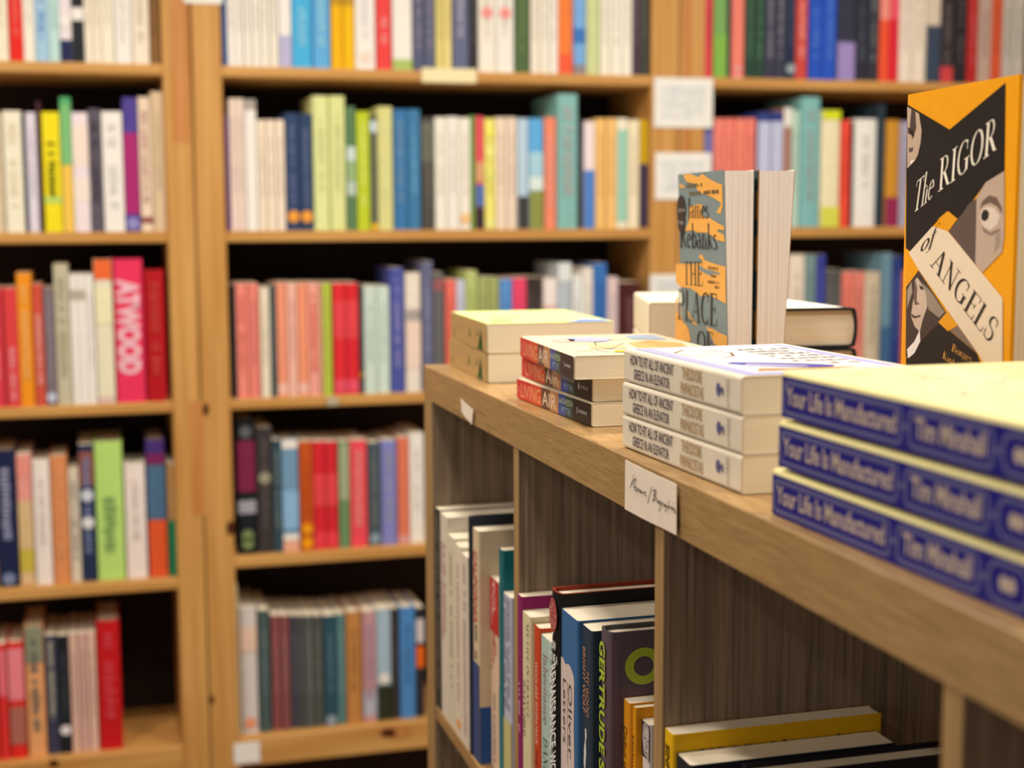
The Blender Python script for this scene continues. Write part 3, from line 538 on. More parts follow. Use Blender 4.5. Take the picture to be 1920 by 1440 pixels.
sheet('paper_sign', (1228, 286), (1332, 374), Y1, WHITE, 'white paper sign below the large one, behind the grey-orange paperback', lines='dcd8e4', seed=4)
sheet('paper_sign', (1218, 515), (1300, 575), Y1, WHITE, 'lowest white paper sign on the post, just above the cream book pile', lines='dcd8e4', seed=5)
sheet('paper_sign', (343, -40), (417, 8), Y1, WHITE, 'white paper sign at the top of the two left posts')
sheet('shelf_tag', (790, 127), (893, 156), Y1-.001, mat('f2dca8'), 'cream paper tag on the edge of the middle bookcase top shelf', 'tag')
sheet('shelf_tag', (438, 1394), (488, 1428), Y1-.001, mat('f4e8dc'), 'white paper tag at the left end of the lowest middle shelf', 'tag')
sheet('shelf_tag', (613, 745), (634, 760), Y1-.001, mat('b8a888'), 'small grey tag on the middle bookcase third shelf edge', 'tag')

# ------------------------------------------------------------------ the low oak unit
X0 = .3546; YE = 1.630; T = .038; CP = .351; XB = X0+.39
t = empty('cube_shelving_unit', Matrix.Translation((X0+.195, 1.0, FLOOR)), 'low oak laminate cube shelving unit with book stacks on its top', 'shelving unit')
inv = t.matrix_world.inverted()
def kb(n, *a, m=OAK_TOP, c=.0008):
    o = box(n, *a, m, None, c); o.parent = t; o.matrix_parent_inverse = inv
    if m is OAK_END:
        o.data.materials.append(OAK_EDGE)
        for p in o.data.polygons:
            if p.normal.x < -.6: p.material_index = 1
    return o
YN = YE-2*T-4*.335-3*.016
kb('top_board', X0, XB, YN, YE, ZT-T, ZT)
kb('side_panel', X0, XB, YE-T, YE, FLOOR, ZT-T, m=OAK_END); kb('side_panel', X0, XB, YN, YN+T, FLOOR, ZT-T, m=OAK_END)
ZC = -.5605
for k in range(1, 4):
    y = YE-T-.335-(k-1)*CP
    kb('divider', X0+.001, XB-.001, y-.016, y, FLOOR+T, ZT-T, m=OAK_END)
for z in (ZC, ZC-.351, ZC-.702): kb('shelf_board', X0+.002, XB-.002, YN+T, YE-T, z-.016, z)
kb('bottom_board', X0, XB, YN+T, YE-T, FLOOR, FLOOR+T)

# paper notes stuck on the fascia
def note(corners, label, strokes=None, col='ecd6ba'):
    # corners px: TL, TR, BL, BR on plane X0
    P = [onX(px, py, X0) for px, py in corners]
    o = P[0]; t = empty('paper_note', frame(o, Vector((0, -1, 0)), Vector((1, 0, 0)), Vector((0, 0, 1))), label, 'note')
    L = [((o.y-p.y), p.z-o.z) for p in P]      # u along -Y, v up
    n = 8; v = []; f = []
    for th in (.0010, .0015):
        for i in range(n+1):
            s = i/n; cur = .0008*math.sin(math.pi*s)+.0035*max(0, s-.8)**1.0*1.2
            a = (L[0][0]*(1-s)+L[1][0]*s, L[0][1]*(1-s)+L[1][1]*s); b = (L[2][0]*(1-s)+L[3][0]*s, L[2][1]*(1-s)+L[3][1]*s)
            v += [(a[0], -th-cur, a[1]), (b[0], -th-cur*1.6, b[1])]
    for i in range(n):
        a = 2*i; b = 2*(n+1)+2*i
        f += [(a, a+1, a+3, a+2)[::-1], (b, b+2, b+3, b+1)[::-1], (a, a+2, b+2, b), (a+1, b+1, b+3, a+3)]
    e = 2*(n+1); f += [(0, e, e+1, 1), (2*n, 2*n+1, e+2*n+1, e+2*n)]
    mesh('paper', v, f, mat(col), t)
    if strokes:
        Q = Print()
        for st in strokes:
            pts = []
            for px, py in st:
                w = onX(px, py, X0-.003); pts.append((o.y-w.y, w.z-o.z))
            Q.line(pts, .0007, mat('2c2624'))
        Q.build('handwriting', t, (0, -.0030, 0), (1, 0, 0), (0, 0, 1), 0)
def S8(pts): return [(1170+x/9.6, 860+y/9.6) for x, y in pts]
HW = [S8([(175, 280), (165, 350), (140, 430), (115, 500), (100, 525)]), S8([(130, 480), (165, 400), (205, 360)]), S8([(210, 355), (190, 430), (180, 480), (185, 510)]),
      S8([(185, 530), (205, 520), (210, 500), (195, 510), (190, 550), (205, 580), (225, 575)]), S8([(225, 575), (240, 530), (250, 540), (248, 590), (265, 545), (275, 560), (275, 600)]),
      S8([(280, 600), (300, 570), (310, 590), (300, 615), (288, 600)]), S8([(318, 590), (320, 620), (335, 625)]), S8([(340, 620), (365, 600), (385, 605), (375, 640), (385, 670), (395, 655)]),
      S8([(495, 500), (470, 600), (445, 700), (425, 800)]),
      S8([(545, 580), (535, 660), (520, 740), (515, 765)]), S8([(515, 590), (545, 560), (575, 575), (570, 630), (535, 665), (560, 690), (550, 730), (515, 765)]),
      S8([(580, 700), (578, 765)]), S8([(600, 780), (610, 750), (628, 760), (622, 795), (602, 790)]), S8([(665, 780), (640, 775), (632, 810), (655, 815), (665, 785), (650, 860), (635, 935), (622, 930)]),
      S8([(680, 800), (685, 840), (690, 805), (705, 800)]), S8([(735, 820), (715, 830), (715, 860), (735, 850), (742, 825), (745, 870)]), S8([(750, 850), (790, 880)]), S8([(765, 830), (755, 900), (742, 960)]),
      S8([(800, 760), (800, 830), (795, 890), (812, 860), (822, 895)]), S8([(840, 860), (838, 900)]), S8([(850, 900), (870, 890), (862, 870), (850, 895), (865, 920), (880, 910)]), S8([(885, 905), (905, 900), (912, 925), (900, 950), (915, 975), (928, 960)]),
      S8([(880, 800), (888, 805)])]
note([(1176, 862), (1274.5, 908.5), (1175, 954), (1275.5, 1003)], 'white paper note with handwriting taped to the oak fascia', HW)
note([(866.5, 748), (891, 769), (868, 772), (889.5, 796)], 'small white paper note near the far end of the oak fascia')

# ------------------------------------------------------------------ stacks on top of the unit
def lie(px_or_pt, yaw_deg, z):
    """frame of a book lying flat: spine towards -X, head towards +Y; origin = tail-spine corner"""
    p = px_or_pt; a = math.radians(yaw_deg)
    ax = Vector((0, 0, 1)); az = Vector((math.sin(a), math.cos(a), 0)); ay = az.cross(ax)
    return frame(Vector((p[0], p[1], z)), ax, ay, az)
def spine_uv(M, px, py):
    """pixel -> (x,z) in the book's spine plane"""
    n = M.to_3x3() @ Vector((0, -1, 0)); o = M.translation; d = ray(px, py); s = o.dot(n)/d.dot(n); q = M.inverted() @ (d*s); return (q.x, q.z)
def cover_uv(M, W, px, py):
    n = M.to_3x3() @ Vector((1, 0, 0)); o = M @ Vector((W, 0, 0)); d = ray(px, py); s = o.dot(n)/d.dot(n); q = M.inverted() @ (d*s); return (q.y, q.z)

# --- three cream paperbacks (Greek title)
GW, GD, GH = .0238, .129, .196
CREAM = mat('e0ceb0', .45); 
for k in range(3):
    dx, dy, yw = [(0, 0, -1.4), (.0004, .0004, -1.5), (.0, .0016, -1.0)][k]
    z = ZT+.0004+k*(GW+.0004)
    tail = (.3712+dx, .8035+dy)
    M = lie(tail, yw, z)
    lab = ['bottom cream paperback about ancient Greece in the stack of three', 'middle cream paperback about ancient Greece in the stack of three', 'top cream paperback about ancient Greece, blue ship on its cover'][k]
    r = make_book('paperback_book', M, GW, GD, GH, CREAM, lab, page=PAGE, group='stack of three cream paperbacks')
    P = Print(); ink = mat('50404c'); gold = mat('b08c5c'); W = GW
    L = GH
    P.text('HOW TO FIT ALL OF ANCIENT', (W*.575, L-.0135), (W*.575, L-.0925), (W*.31, 0), ink, bold=.012)
    P.text('GREECE IN AN ELEVATOR', (W*.165, L-.0205), (W*.165, L-.086), (W*.31, 0), ink, bold=.012)
    P.text('THEODORE', (W*.56, L-.1070), (W*.56, L-.1390), (W*.34, 0), gold, bold=.012)
    P.text('PAPAKOSTAS', (W*.14, L-.1050), (W*.14, L-.1415), (W*.34, 0), gold, bold=.012)
    P.disc(W*.52, L-.1640, .0042, mat('6c6484'), ry=.0035); P.rect(W*.46, L-.1700, W*.58, L-.1640, mat('6c6484')); P.disc(W*.5, L-.1705, .0030, mat('6c6484'), ry=.001)
    P.scribble(W*.12, W*.86, L-.1800, L-.1755, mat('b0a090'), seed=2, rows=6, along='v')
    spine_print(r, 'spine_title', P, W, GH)
    if k == 2:
        C = Print(); lav = mat('a09cc8'); 
        C.ring(.006, .004, GD-.006, GH-.006, .002, .009, lav)
        C.rect(.0155, .0135, GD-.0155, GH-.0155, mat('dccfc0'), .00004)
        o_ = mat('3c3c90')
        C.poly([(.022, .070), (.030, .052), (.045, .040), (.066, .030), (.078, .030), (.086, .040), (.070, .056), (.045, .070), (.03, .078)], o_, .00008)
        C.poly([(.030, .058), (.050, .046), (.068, .040), (.066, .045), (.05, .053), (.034, .063)], mat('c8bcc0'), .0001)
        C.poly([(.020, .020), (.070, .018), (.095, .026), (.075, .032), (.05, .030), (.03, .036)], mat('a06c38'), .00008)
        br = mat('704828')
        C.line([(.020, .150), (.034, .166), (.05, .160), (.058, .138), (.050, .116), (.036, .104)], .0022, br, .0001)
        C.line([(.020, .150), (.022, .120), (.036, .104)], .0016, br, .0001)
        for q in range(5): C.line([(.026, .142-q*.006), (.050, .146-q*.006)], .0007, br, .0001)
        for q in range(7): C.scribble(.072+.0, .112, .150-q*.017, .162-q*.017, mat('3c3440'), seed=30+q, rows=1, along='h', lift=.0001)
        for q in range(4): C.line([(.064, .150-q*.02), (.112, .147-q*.02)], .0008, mat('b08858'), .0001)
        C.build('cover_art', r, (GW, 0, 0), (0, 1, 0), (0, 0, 1), .0003)

# --- three red and black paperbacks
LW, LD, LH = .0191, .129, .198
SEG = [(0, .042, 'd03430'), (.042, .072, 'd4502c'), (.072, .096, '6c4838'), (.096, .118, 'bc8454'), (.118, .137, '3c4c88'), (.137, .155, '34483c'), (.155, .198, '2c2624')]
DARKRED = mat('2c2624')
for k in range(3):
    tx, ty, yw = [(.3768, 1.1010, -1.5), (.3792, 1.1060, -.4), (.3610, 1.0980, 3.8)][k]
    M = lie((tx, ty), yw, ZT+.0004+k*(LW+.0004))
    lab = ['bottom red and black paperback in the stack beyond the cream one', 'middle red and black paperback in the stack beyond the cream one', 'top red and black paperback with a pale sketched cover'][k]
    r = make_book('paperback_book', M, LW, LD, LH, mat('d8c4a0', .45), lab, page=PAGE, group='stack of three red and black paperbacks')
    P = Print(); W = LW
    for a, b_, c in SEG: P.rect(.0006, LH-b_, W-.0006, LH-a, mat(c, .35))
    P.text('THE', (W*.30, LH-.0070), (W*.62, LH-.0070), (0, .004), mat('e8a090'))
    P.text('LIVING', (W*.16, LH-.0125), (W*.16, LH-.0690), (W*.68, 0), mat('f0a070'))
    P.text('AIR', (W*.16, LH-.0745), (W*.16, LH-.1120), (W*.68, 0), mat('e8c8a0'))
    P.text('AASHEESH', (W*.54, LH-.1190), (W*.54, LH-.1545), (W*.28, 0), mat('b8c098'))
    P.text('PITTIE', (W*.16, LH-.1260), (W*.16, LH-.1490), (W*.28, 0), mat('90a0b8'))
    P.disc(W*.5, LH-.1655, .0030, mat('f0ece4'), ry=.0016); P.scribble(W*.4, W*.6, LH-.189, LH-.1695, mat('a09c98'), seed=9)
    spine_print(r, 'spine_title', P, W, LH)
    if k == 2:
        C = Print()
        for pts, c in (([(.03, .13), (.06, .12), (.075, .15), (.06, .17), (.035, .165)], 'a8a8b8'), ([(.015, .13), (.03, .12), (.04, .15), (.02, .165)], 'dca898'),
                       ([(.07, .05), (.11, .04), (.12, .09), (.1, .12), (.075, .1)], 'c89c5c'), ([(.03, .06), (.06, .05), (.065, .09), (.04, .105)], 'dcb484'), ([(.09, .14), (.12, .13), (.122, .18), (.095, .185)], 'a0acb8')):
            C.poly(pts, mat(c), .00004)
        ink = mat('40382c')
        for pts in ([(.01, .03), (.03, .045), (.045, .05), (.07, .10), (.10, .11)], [(.045, .05), (.04, .08), (.05, .12), (.085, .145)], [(.03, .045), (.035, .025), (.055, .02)], [(.02, .10), (.05, .115), (.06, .12)], [(.08, .02), (.085, .05), (.11, .06)]):
            C.line(pts, .0010, ink, .00008)
        C.poly([(.04, .022), (.052, .018), (.056, .032), (.044, .036)], mat('c8a410'), .0001); C.poly([(.06, .03), (.075, .02), (.08, .024), (.066, .038)], mat('c88c30'), .0001)
        C.build('cover_art', r, (LW, 0, 0), (0, 1, 0), (0, 0, 1), .0003)

# --- two green and tan paperbacks at the far end
for k in range(2):
    W, D, L = .0298, .135, .198
    M = lie((.3770, 1.4285), 2.2 + (.6 if k else 0), ZT+.0004+k*(W+.0004))
    r = make_book('paperback_book', M, W, D, L, mat('b8925a', .5) if k == 0 else mat('f4f0b0', .5), ['lower tan paperback with green trees at the far end of the unit', 'upper tan paperback with pale yellow cover at the far end'][k], group='stack of two tan paperbacks')
    P = Print(); P.rect(.0002, .0005, W-.0002, L-.0005, mat('b8925a'))
    g = mat('2c5428')
    for z, x, s in ((L-.110, .55, .006), (L-.150, .62, .0045), (L-.020, .3, .004)):
        P.poly([(W*x-s, z-s*.8), (W*x-s, z+s*.8), (W*x+s*1.2, z)], g, .0001)
    P.poly([(.001, .018), (.001, .046), (.020, .031)], g, .0001); P.poly([(.008, .022), (.008, .040), (.024, .031)], g, .0001)
    for z, x in ((L-.135, .35), (L-.178, .55), (L-.060, .6), (L-.030, .6)): P.disc(W*x, z, .0035, mat('b08c58'), .0001)
    P.scribble(W*.45, W*.72, L-.095, L-.045, mat('c09068'), seed=12)
    spine_print(r, 'spine_art', P, W, L)
    if k == 1:
        C = Print(); C.rect(.0005, .0005, D-.001, L-.0005, mat('d4d888'))
        for pts, c in (([(.01, .02), (.03, .015), (.035, .05), (.015, .06)], '88b468'), ([(.03, .13), (.08, .14), (.09, .18), (.04, .18)], 'b8cc90'), ([(.085, .003), (.130, .003), (.130, .03), (.11, .04)], '6080c0'), ([(.02, .09), (.05, .08), (.06, .11), (.03, .12)], 'a8bc78'), ([(.11, .06), (.13, .06), (.132, .14), (.12, .14)], 'c8ac90')):
            C.poly(pts, mat(c), .0001)
        C.build('cover_art', r, (W, 0, 0), (0, 1, 0), (0, 0, 1), .0003)

# --- three blue hardbacks in the foreground
BW, BD, BH = .0262, .156, .2345
B1, B2, B3, B4 = .1250, .1300, .1980, .2030
for k in range(3):
    hx, hy, yw = [(.3640, .7455, -1.2), (.3650, .7405, -1.0), (.3660, .7395, -.9)][k]
    a = math.radians(yw); tail = (hx-BH*math.sin(a), hy-BH*math.cos(a))
    M = lie(tail, yw, ZT+.0004+k*(BW+.0020))
    lab = ['bottom thick blue book in the foreground stack of three', 'middle thick blue book in the foreground stack of three', 'top thick blue book with pale yellow cover in the foreground'][k]
    r = make_book('paperback_book', M, BW, BD, BH, mat('ead894', .4), lab, page=PAGE, group='foreground stack of three blue books')
    P = Print(); W = BW; L = BH
    P.rect(W*.01, .0005, W*.89, L-.0005, mat('181870', .4))
    rg = mat('605c80'); tx = mat('c0a890')
    P.ring(W*.08, L-B1, W*.82, L-.0020, .005, .0024, rg, .00006)
    P.ring(W*.08, L-B3, W*.82, L-B2, .005, .0024, rg, .00006)
    P.ring(W*.08, L-B4-.030, W*.82, L-B4, .008, .0024, rg, .00006)
    P.rect(W*.40, L-B2-.0005, W*.50, L-B1+.0005, rg, .00006); P.rect(W*.40, L-B4-.0005, W*.50, L-B3+.0005, rg, .00006)
    P.text('Your Life Is Manufactured', (W*.30, L-.0060), (W*.30, L-B1+.0055), (W*.40, 0), tx, bold=.02, lift=.0001)
    P.text('Tim Minshall', (W*.30, L-B2-.0060), (W*.30, L-B3+.0060), (W*.40, 0), tx, bold=.025, lift=.0001)
    P.disc(W*.45, L-B4-.0120, .0036, tx, .0001, ry=.0030); P.disc(W*.45, L-B4-.0175, .0036, tx, .0001, ry=.0030)
    spine_print(r, 'spine_title', P, W, L)
    if k == 2:
        C = Print(); R = random.Random(5); lv = mat('9890b4'); 
        for q in range(26):
            u = R.uniform(.015, BD-.02); v = R.uniform(.02, BH-.02); s = R.uniform(.008, .02); pts = [(u, v)]
            for _ in range(4): pts.append((pts[-1][0]+R.uniform(-.3, 1)*s, pts[-1][1]+R.uniform(-1, .6)*s))
            pts = [(min(BD-.004, max(.004, a_)), min(BH-.004, max(.004, b_))) for a_, b_ in pts]
            C.line(pts, .0016, lv if q % 4 else mat('5c5498'), .0001)
        C.build('cover_art', r, (BW, 0, 0), (0, 1, 0), (0, 0, 1), .0003)

# --- orange and black hardcover standing behind them
def standf(spine_xy, fore_xy, z):
    s = Vector((*spine_xy, 0)); f_ = Vector((*fore_xy, 0)); ay = (f_-s).normalized(); az = Vector((0, 0, 1)); ax = ay.cross(az)
    return ax, ay, az, (f_-s).length
RH = .2553
pS = onZ(1699, 179, ZT+RH); pF = onZ(1912, 140, ZT+RH)
ax, ay, az, RD = standf(pS.xy, pF.xy, 0); RW = .030
Mr = frame(Vector((pS.x, pS.y, ZT+.0004))-ax*RW, ax, ay, az)
r = make_book('hardcover_book', Mr, RW, RD, RH, mat('e8980c', .4, 1.0), 'orange and black hardcover with collaged faces, standing upright at far right', 'hard', page=PAGE, board=mat('e8d8b8'))
C = Print()
def cp(pts, c, lift=.0001):
    C.poly([cover_uv(Mr, RW, x, y) for x, y in pts], mat(c, .45), lift)
def ct(t_, p0, p1, up, c, serif=True, lift=.0005):
    a = cover_uv(Mr, RW, *p0); b = cover_uv(Mr, RW, *p1); e = cover_uv(Mr, RW, p0[0]+up[0], p0[1]+up[1])
    C.text(t_, a, b, (e[0]-a[0], e[1]-a[1]), mat(c, .45), lift, serif=serif)
BL = '1e1818'
cp([(1702, 196), (1781, 243), (1781, 396), (1778, 396), (1761, 410), (1708, 472), (1699, 465), (1700, 318)], BL)
cp([(1781, 243), (1886, 155), (1884, 321), (1849, 342), (1807, 399), (1796, 410), (1781, 397)], BL)
cp([(1702, 200), (1724, 213), (1729, 245), (1727, 268), (1722, 290), (1716, 302), (1702, 316)], 'b89c80', .0002)
cp([(1710, 205), (1717, 209), (1719, 240), (1712, 262), (1707, 240)], '4c3c34', .0003); cp([(1703, 238), (1712, 244), (1716, 256), (1704, 250)], '3c2c28', .0003); cp([(1705, 278), (1714, 276), (1712, 284), (1706, 286)], '5c4840', .0003)
cp([(1708, 302), (1716, 299), (1709, 309)], 'f0e4dc', .0003)
cp([(1807, 399), (1817, 382), (1832, 372), (1830, 495), (1828, 494), (1780, 434), (1797, 410)], '5c4a40', .0002)
cp([(1884, 321), (1849, 342), (1832, 372), (1829, 420), (1829, 492), (1843, 511), (1880, 472), (1884, 440)], 'b89c84', .0002)
cp([(1838, 392), (1843, 377), (1856, 366), (1870, 370), (1879, 388), (1880, 402), (1872, 388), (1858, 380), (1846, 384)], '6c5444', .0003)
cp([(1838, 408), (1842, 394), (1852, 387), (1866, 391), (1876, 404), (1872, 420), (1858, 432), (1845, 424)], 'd8c0a8', .0003)
cp([(1841, 404), (1845, 394), (1852, 393), (1856, 400), (1854, 410), (1848, 415), (1842, 412)], '2c2220', .0004)
cp([(1842, 425), (1858, 436), (1876, 428), (1877, 434), (1860, 442), (1846, 436)], '8c7460', .0003)
cp([(1868, 440), (1878, 436), (1876, 462), (1866, 474)], '9c8470', .0003)
cp([(1750, 424), (1779, 434), (1881, 559), (1881, 715), (1866, 715), (1835, 663), (1723, 505), (1705, 474)], 'e0c8a4', .0003)
cp([(1778, 396), (1797, 410), (1779, 434), (1761, 410)], 'e09418', .0004)
cp([(1723, 507), (1712, 522), (1700, 538), (1699, 670), (1727, 640), (1762, 605), (1776, 588)], '44342e', .0002)
cp([(1730, 530), (1745, 545), (1772, 585), (1762, 596), (1742, 580), (1738, 560)], '94806c', .00025)
cp([(1716, 526), (1721, 520), (1728, 530), (1737, 548), (1740, 575), (1731, 600), (1726, 622), (1716, 612), (1709, 592), (1713, 565), (1716, 545)], 'c4aa90', .0003)
cp([(1702, 545), (1710, 528), (1712, 548), (1706, 566), (1702, 580)], 'a08c78', .0003)
cp([(1709, 588), (1718, 593), (1728, 590), (1726, 594), (1716, 597), (1710, 593)], '4c3830', .0004); cp([(1717, 524), (1721, 540), (1720, 565), (1726, 570), (1717, 572), (1714, 560)], '6c5648', .0004)
cp([(1725, 535), (1732, 538), (1733, 544), (1727, 542)], '3c2c28', .0004)
cp([(1702, 655), (1716, 640), (1726, 618), (1727, 640), (1716, 662), (1704, 672)], 'e8dcd0', .0004)
cp([(1700, 672), (1728, 640), (1762, 606), (1783, 622), (1833, 663), (1850, 715), (1700, 715)], BL, .0003)
cp([(1761, 604), (1778, 584), (1798, 610), (1779, 621)], 'e09418', .0005)
cp([(1783, 620), (1797, 611), (1834, 662)], '7c6858', .0004)
ct('The', (1713, 400), (1750, 370), (8, -59), 'ecdcc0'); ct('RIGOR', (1760, 360), (1870, 280), (4, -60), 'ecdcc0')
ct('of', (1725, 475), (1753, 454), (10, -34), '2c2420'); ct('ANGELS', (1745, 496), (1858, 645), (17, -36), '2c2420')
ct('Borges', (1785, 657), (1824, 681), (3, -13), 'd89c48'); ct('Kant', (1768, 671), (1790, 686), (3, -13), 'd89c48')
C.build('cover_art', r, (RW, 0, 0), (0, 1, 0), (0, 0, 1), .0002)

# --- two grey and orange paperbacks standing, pages fanned
QH = .2080
q0 = onZ(1270, 328, ZT+QH); q1 = onZ(1357, 319.5, ZT+QH)
ax, ay, az, QD = standf(q0.xy, q1.xy, 0)
GREYT = mat('788480', .45)
QW1 = .0205
Mq = frame(Vector((q0.x, q0.y, ZT+.0004))-ax*(QW1*1.36), ax, ay, az)
fan1 = lambda x, z: x*(1+.36*z/QH)
r = make_book('paperback_book', Mq, QW1, QD, QH, GREYT, 'front grey and orange paperback standing upright, its cover facing left', page=PAGE_W, fan=fan1, group='standing grey and orange paperbacks')
WT = QW1*1.36
def quv(px, py):
    # cover plane leans with the fan: intersect, then read y and z
    n_l = Vector((1, 0, -.36*QW1/QH)); n = Mq.to_3x3() @ n_l; o = Mq @ Vector((QW1, 0, 0)); d = ray(px, py); s = o.dot(n)/d.dot(n); q = Mq.inverted() @ (d*s); return (q.y, q.z)
C = Print()
def qp(pts, c, lift=.0001):
    C.poly([quv(x, y) for x, y in pts], mat(c, .45), lift)
def qt(t_, p0, p1, up, c, serif=True, lift=.0004):
    a = quv(*p0); b = quv(*p1); e = quv(p0[0]+up[0], p0[1]+up[1]); C.text(t_, a, b, (e[0]-a[0], e[1]-a[1]), mat(c, .45), lift, serif=serif)
OR = 'e8a44c'
qp([(1281, 327), (1295, 326), (1310, 332), (1318, 326), (1327, 333), (1343, 342), (1355, 346), (1356, 388), (1354, 392), (1352, 402), (1344, 398), (1353, 383), (1352, 380), (1340, 372), (1325, 365), (1312, 361), (1306, 352), (1305, 345), (1288, 341), (1284, 333)], OR)
qp([(1274, 342), (1278, 346), (1285, 350), (1284, 353), (1276, 352)], OR)
qp([(1292, 388), (1310, 383), (1318, 384), (1316, 400), (1322, 409), (1330, 408), (1338, 413), (1350, 420), (1358, 424), (1359, 432), (1347, 430), (1346, 434), (1358, 440), (1360, 454), (1345, 450), (1335, 442), (1325, 436), (1310, 436), (1300, 432), (1285, 433), (1291, 418), (1291, 400)], OR)
qp([(1268, 495), (1284, 494), (1300, 495), (1320, 490), (1311, 482), (1313, 477), (1318, 478), (1322, 488), (1345, 496), (1361, 500), (1362, 570), (1350, 563), (1330, 553), (1315, 556), (1303, 545), (1295, 540), (1276, 538), (1268, 528)], OR)
qp([(1312, 498), (1325, 505), (1340, 508), (1351, 512), (1349, 515), (1338, 513), (1333, 517), (1318, 510), (1310, 503)], '788480', .0002)
qp([(1268, 560), (1273, 556), (1270, 575), (1268, 580)], OR); qp([(1267, 583), (1276, 590), (1282, 605), (1287, 608), (1293, 622), (1296, 640), (1267, 640)], OR)
qp([(1287, 578), (1295, 590), (1305, 606), (1310, 612), (1300, 607), (1292, 592)], OR); qp([(1324, 612), (1340, 618), (1350, 624), (1364, 630), (1364, 660), (1340, 645), (1333, 628)], OR)
for y0, x0, x1 in ((343, 1288, 1318), (356, 1293, 1349)):
    a = quv(x0, y0+7); b = quv(x1, y0+9)
    C.scribble(a[0], b[0], min(a[1], b[1]), min(a[1], b[1])+.0052, mat('6c5838'), seed=y0, rows=1, along='h', lift=.0003)
for y0, x0, x1 in ((503, 1329, 1347), (518, 1334, 1344), (529, 1328, 1350), (539, 1341, 1350)):
    a = quv(x0, y0+3); b = quv(x1, y0+3); C.scribble(a[0], b[0], a[1], a[1]+.004, mat('8c6438'), seed=y0, rows=1, along='h', lift=.0003)
DK = '34302e'
qt('James', (1289, 408), (1330, 409), (0, -36), DK); qt('Rebanks', (1275, 463), (1346, 468), (0, -42), DK)
qt('THE', (1283, 533), (1319, 536), (-.5, -42), DK); qt('PLACE', (1271, 597), (1345, 611), (1, -54), DK); qt('OF', (1307, 657), (1338, 662), (0, -37), DK)
ca = C.build('cover_art', r, (0, 0, 0), (0, 1, 0), (0, 0, 1), 0)
# drape the print on the leaning cover
for v in ca.data.vertices:
    v.co.x = QW1*(1+.36*v.co.z/QH)+.0003+v.co.x
st = Print(); cx, cy = quv(1278, 392); 
pts = [quv(1278.5+8.2*math.cos(math.radians(a_)), 392+26*math.sin(math.radians(a_))) for a_ in range(150, 391, 15)]+[quv(1285, 425), quv(1279, 443), quv(1273, 425)]
st.poly(pts, mat('3c302a'), 0)
for t_, y in (('signed', 396), ('copy', 419)):
    a = quv(1272, y); b = quv(1286 if t_ == 'signed' else 1284, y+1); e = quv(1272, y-8); st.text(t_, a, b, (0, e[1]-a[1]), mat('a09484'), .0001)
so = st.build('sticker', r, (0, 0, 0), (0, 1, 0), (0, 0, 1), 0)
for v in so.data.vertices: v.co.x = QW1*(1+.36*v.co.z/QH)+.0009+v.co.x
QW2 = .0235
b2 = Vector((q0.x, q0.y, ZT+.0004)) - ax*(QW1*1.36+.0040)
Mq2 = frame(b2-ax*QW2 + ay*.002, ax, ay, az)
fan2 = lambda x, z: QW2-(QW2-x)*(1+.42*z/QH)
r = make_book('paperback_book', Mq2, QW2, QD-.002, QH, mat('b07c44', .45), 'rear grey and orange paperback standing behind its twin, leaning right', page=PAGE_W, fan=fan2, group='standing grey and orange paperbacks')
C = Print()
for a_, b_ in ((.03, .06), (.085, .12), (.15, .165), (.19, .2075)): C.rect(QD-.03, a_, QD-.0022, b_, mat('4c5450'))
C.build('cover_art', r, (QW2, 0, 0), (0, 1, 0), (0, 0, 1), .0003)

# --- cream book pile and black hardcovers behind them
def lie_fore(p, yaw, z, D):
    """lying book with its spine towards +X and its tail towards the camera"""
    a = math.radians(yaw); ay = Vector((-math.cos(a), math.sin(a), 0)); ax = Vector((0, 0, 1)); az = ax.cross(ay)
    return frame(Vector((p[0], p[1], z)), ax, ay, az)
def pile(px, depth, items, yaw, name, labels, group):
    # px = right end pixel column at depth along the view axis
    cx = (px-960)/F_PX*depth; w = CR*cx+CF*depth
    z = ZT+.0004
    for (W, D, H, cov, dx), lab in zip(items, labels):
        M = lie_fore((w.x+dx, w.y), yaw, z, D); M.translation = M.translation - M.to_3x3() @ Vector((0, 0, H))
        rr = make_book(name, M, W, D, H, cov, lab, 'hard', page=PAGE, group=group, board=cov)
        C = Print(); C.rect(.012, .004, D-.004, H-.004, mat('f0e6cc')); C.build('cover_art', rr, (W, 0, 0), (0, 1, 0), (0, 0, 1), .0003)
        z += W+.0006
pile(1604, 1.470, [(.036, .090, .185, mat('2c2c30', .4), 0), (.040, .090, .185, mat('26262a', .4), -.001)], 3, 'hardcover_book',
     ['lower black hardcover lying behind the standing grey and orange paperbacks', 'upper black hardcover lying behind the standing grey and orange paperbacks'], 'pile of black hardcovers')
cw = CR*((1216-960)/F_PX*1.50)+CF*1.50
z = ZT+.0004
for k in range(2):
    M = lie((cw.x, cw.y-.001*k), 16, z)
    make_book('paperback_book', M, .040, .070, .20, mat('e4d4b0', .5), ['lower thick cream book lying left of the standing grey and orange paperbacks', 'upper thick cream book lying left of the standing grey and orange paperbacks'][k], page=PAGE, group='pile of thick cream books')
    z += .0406

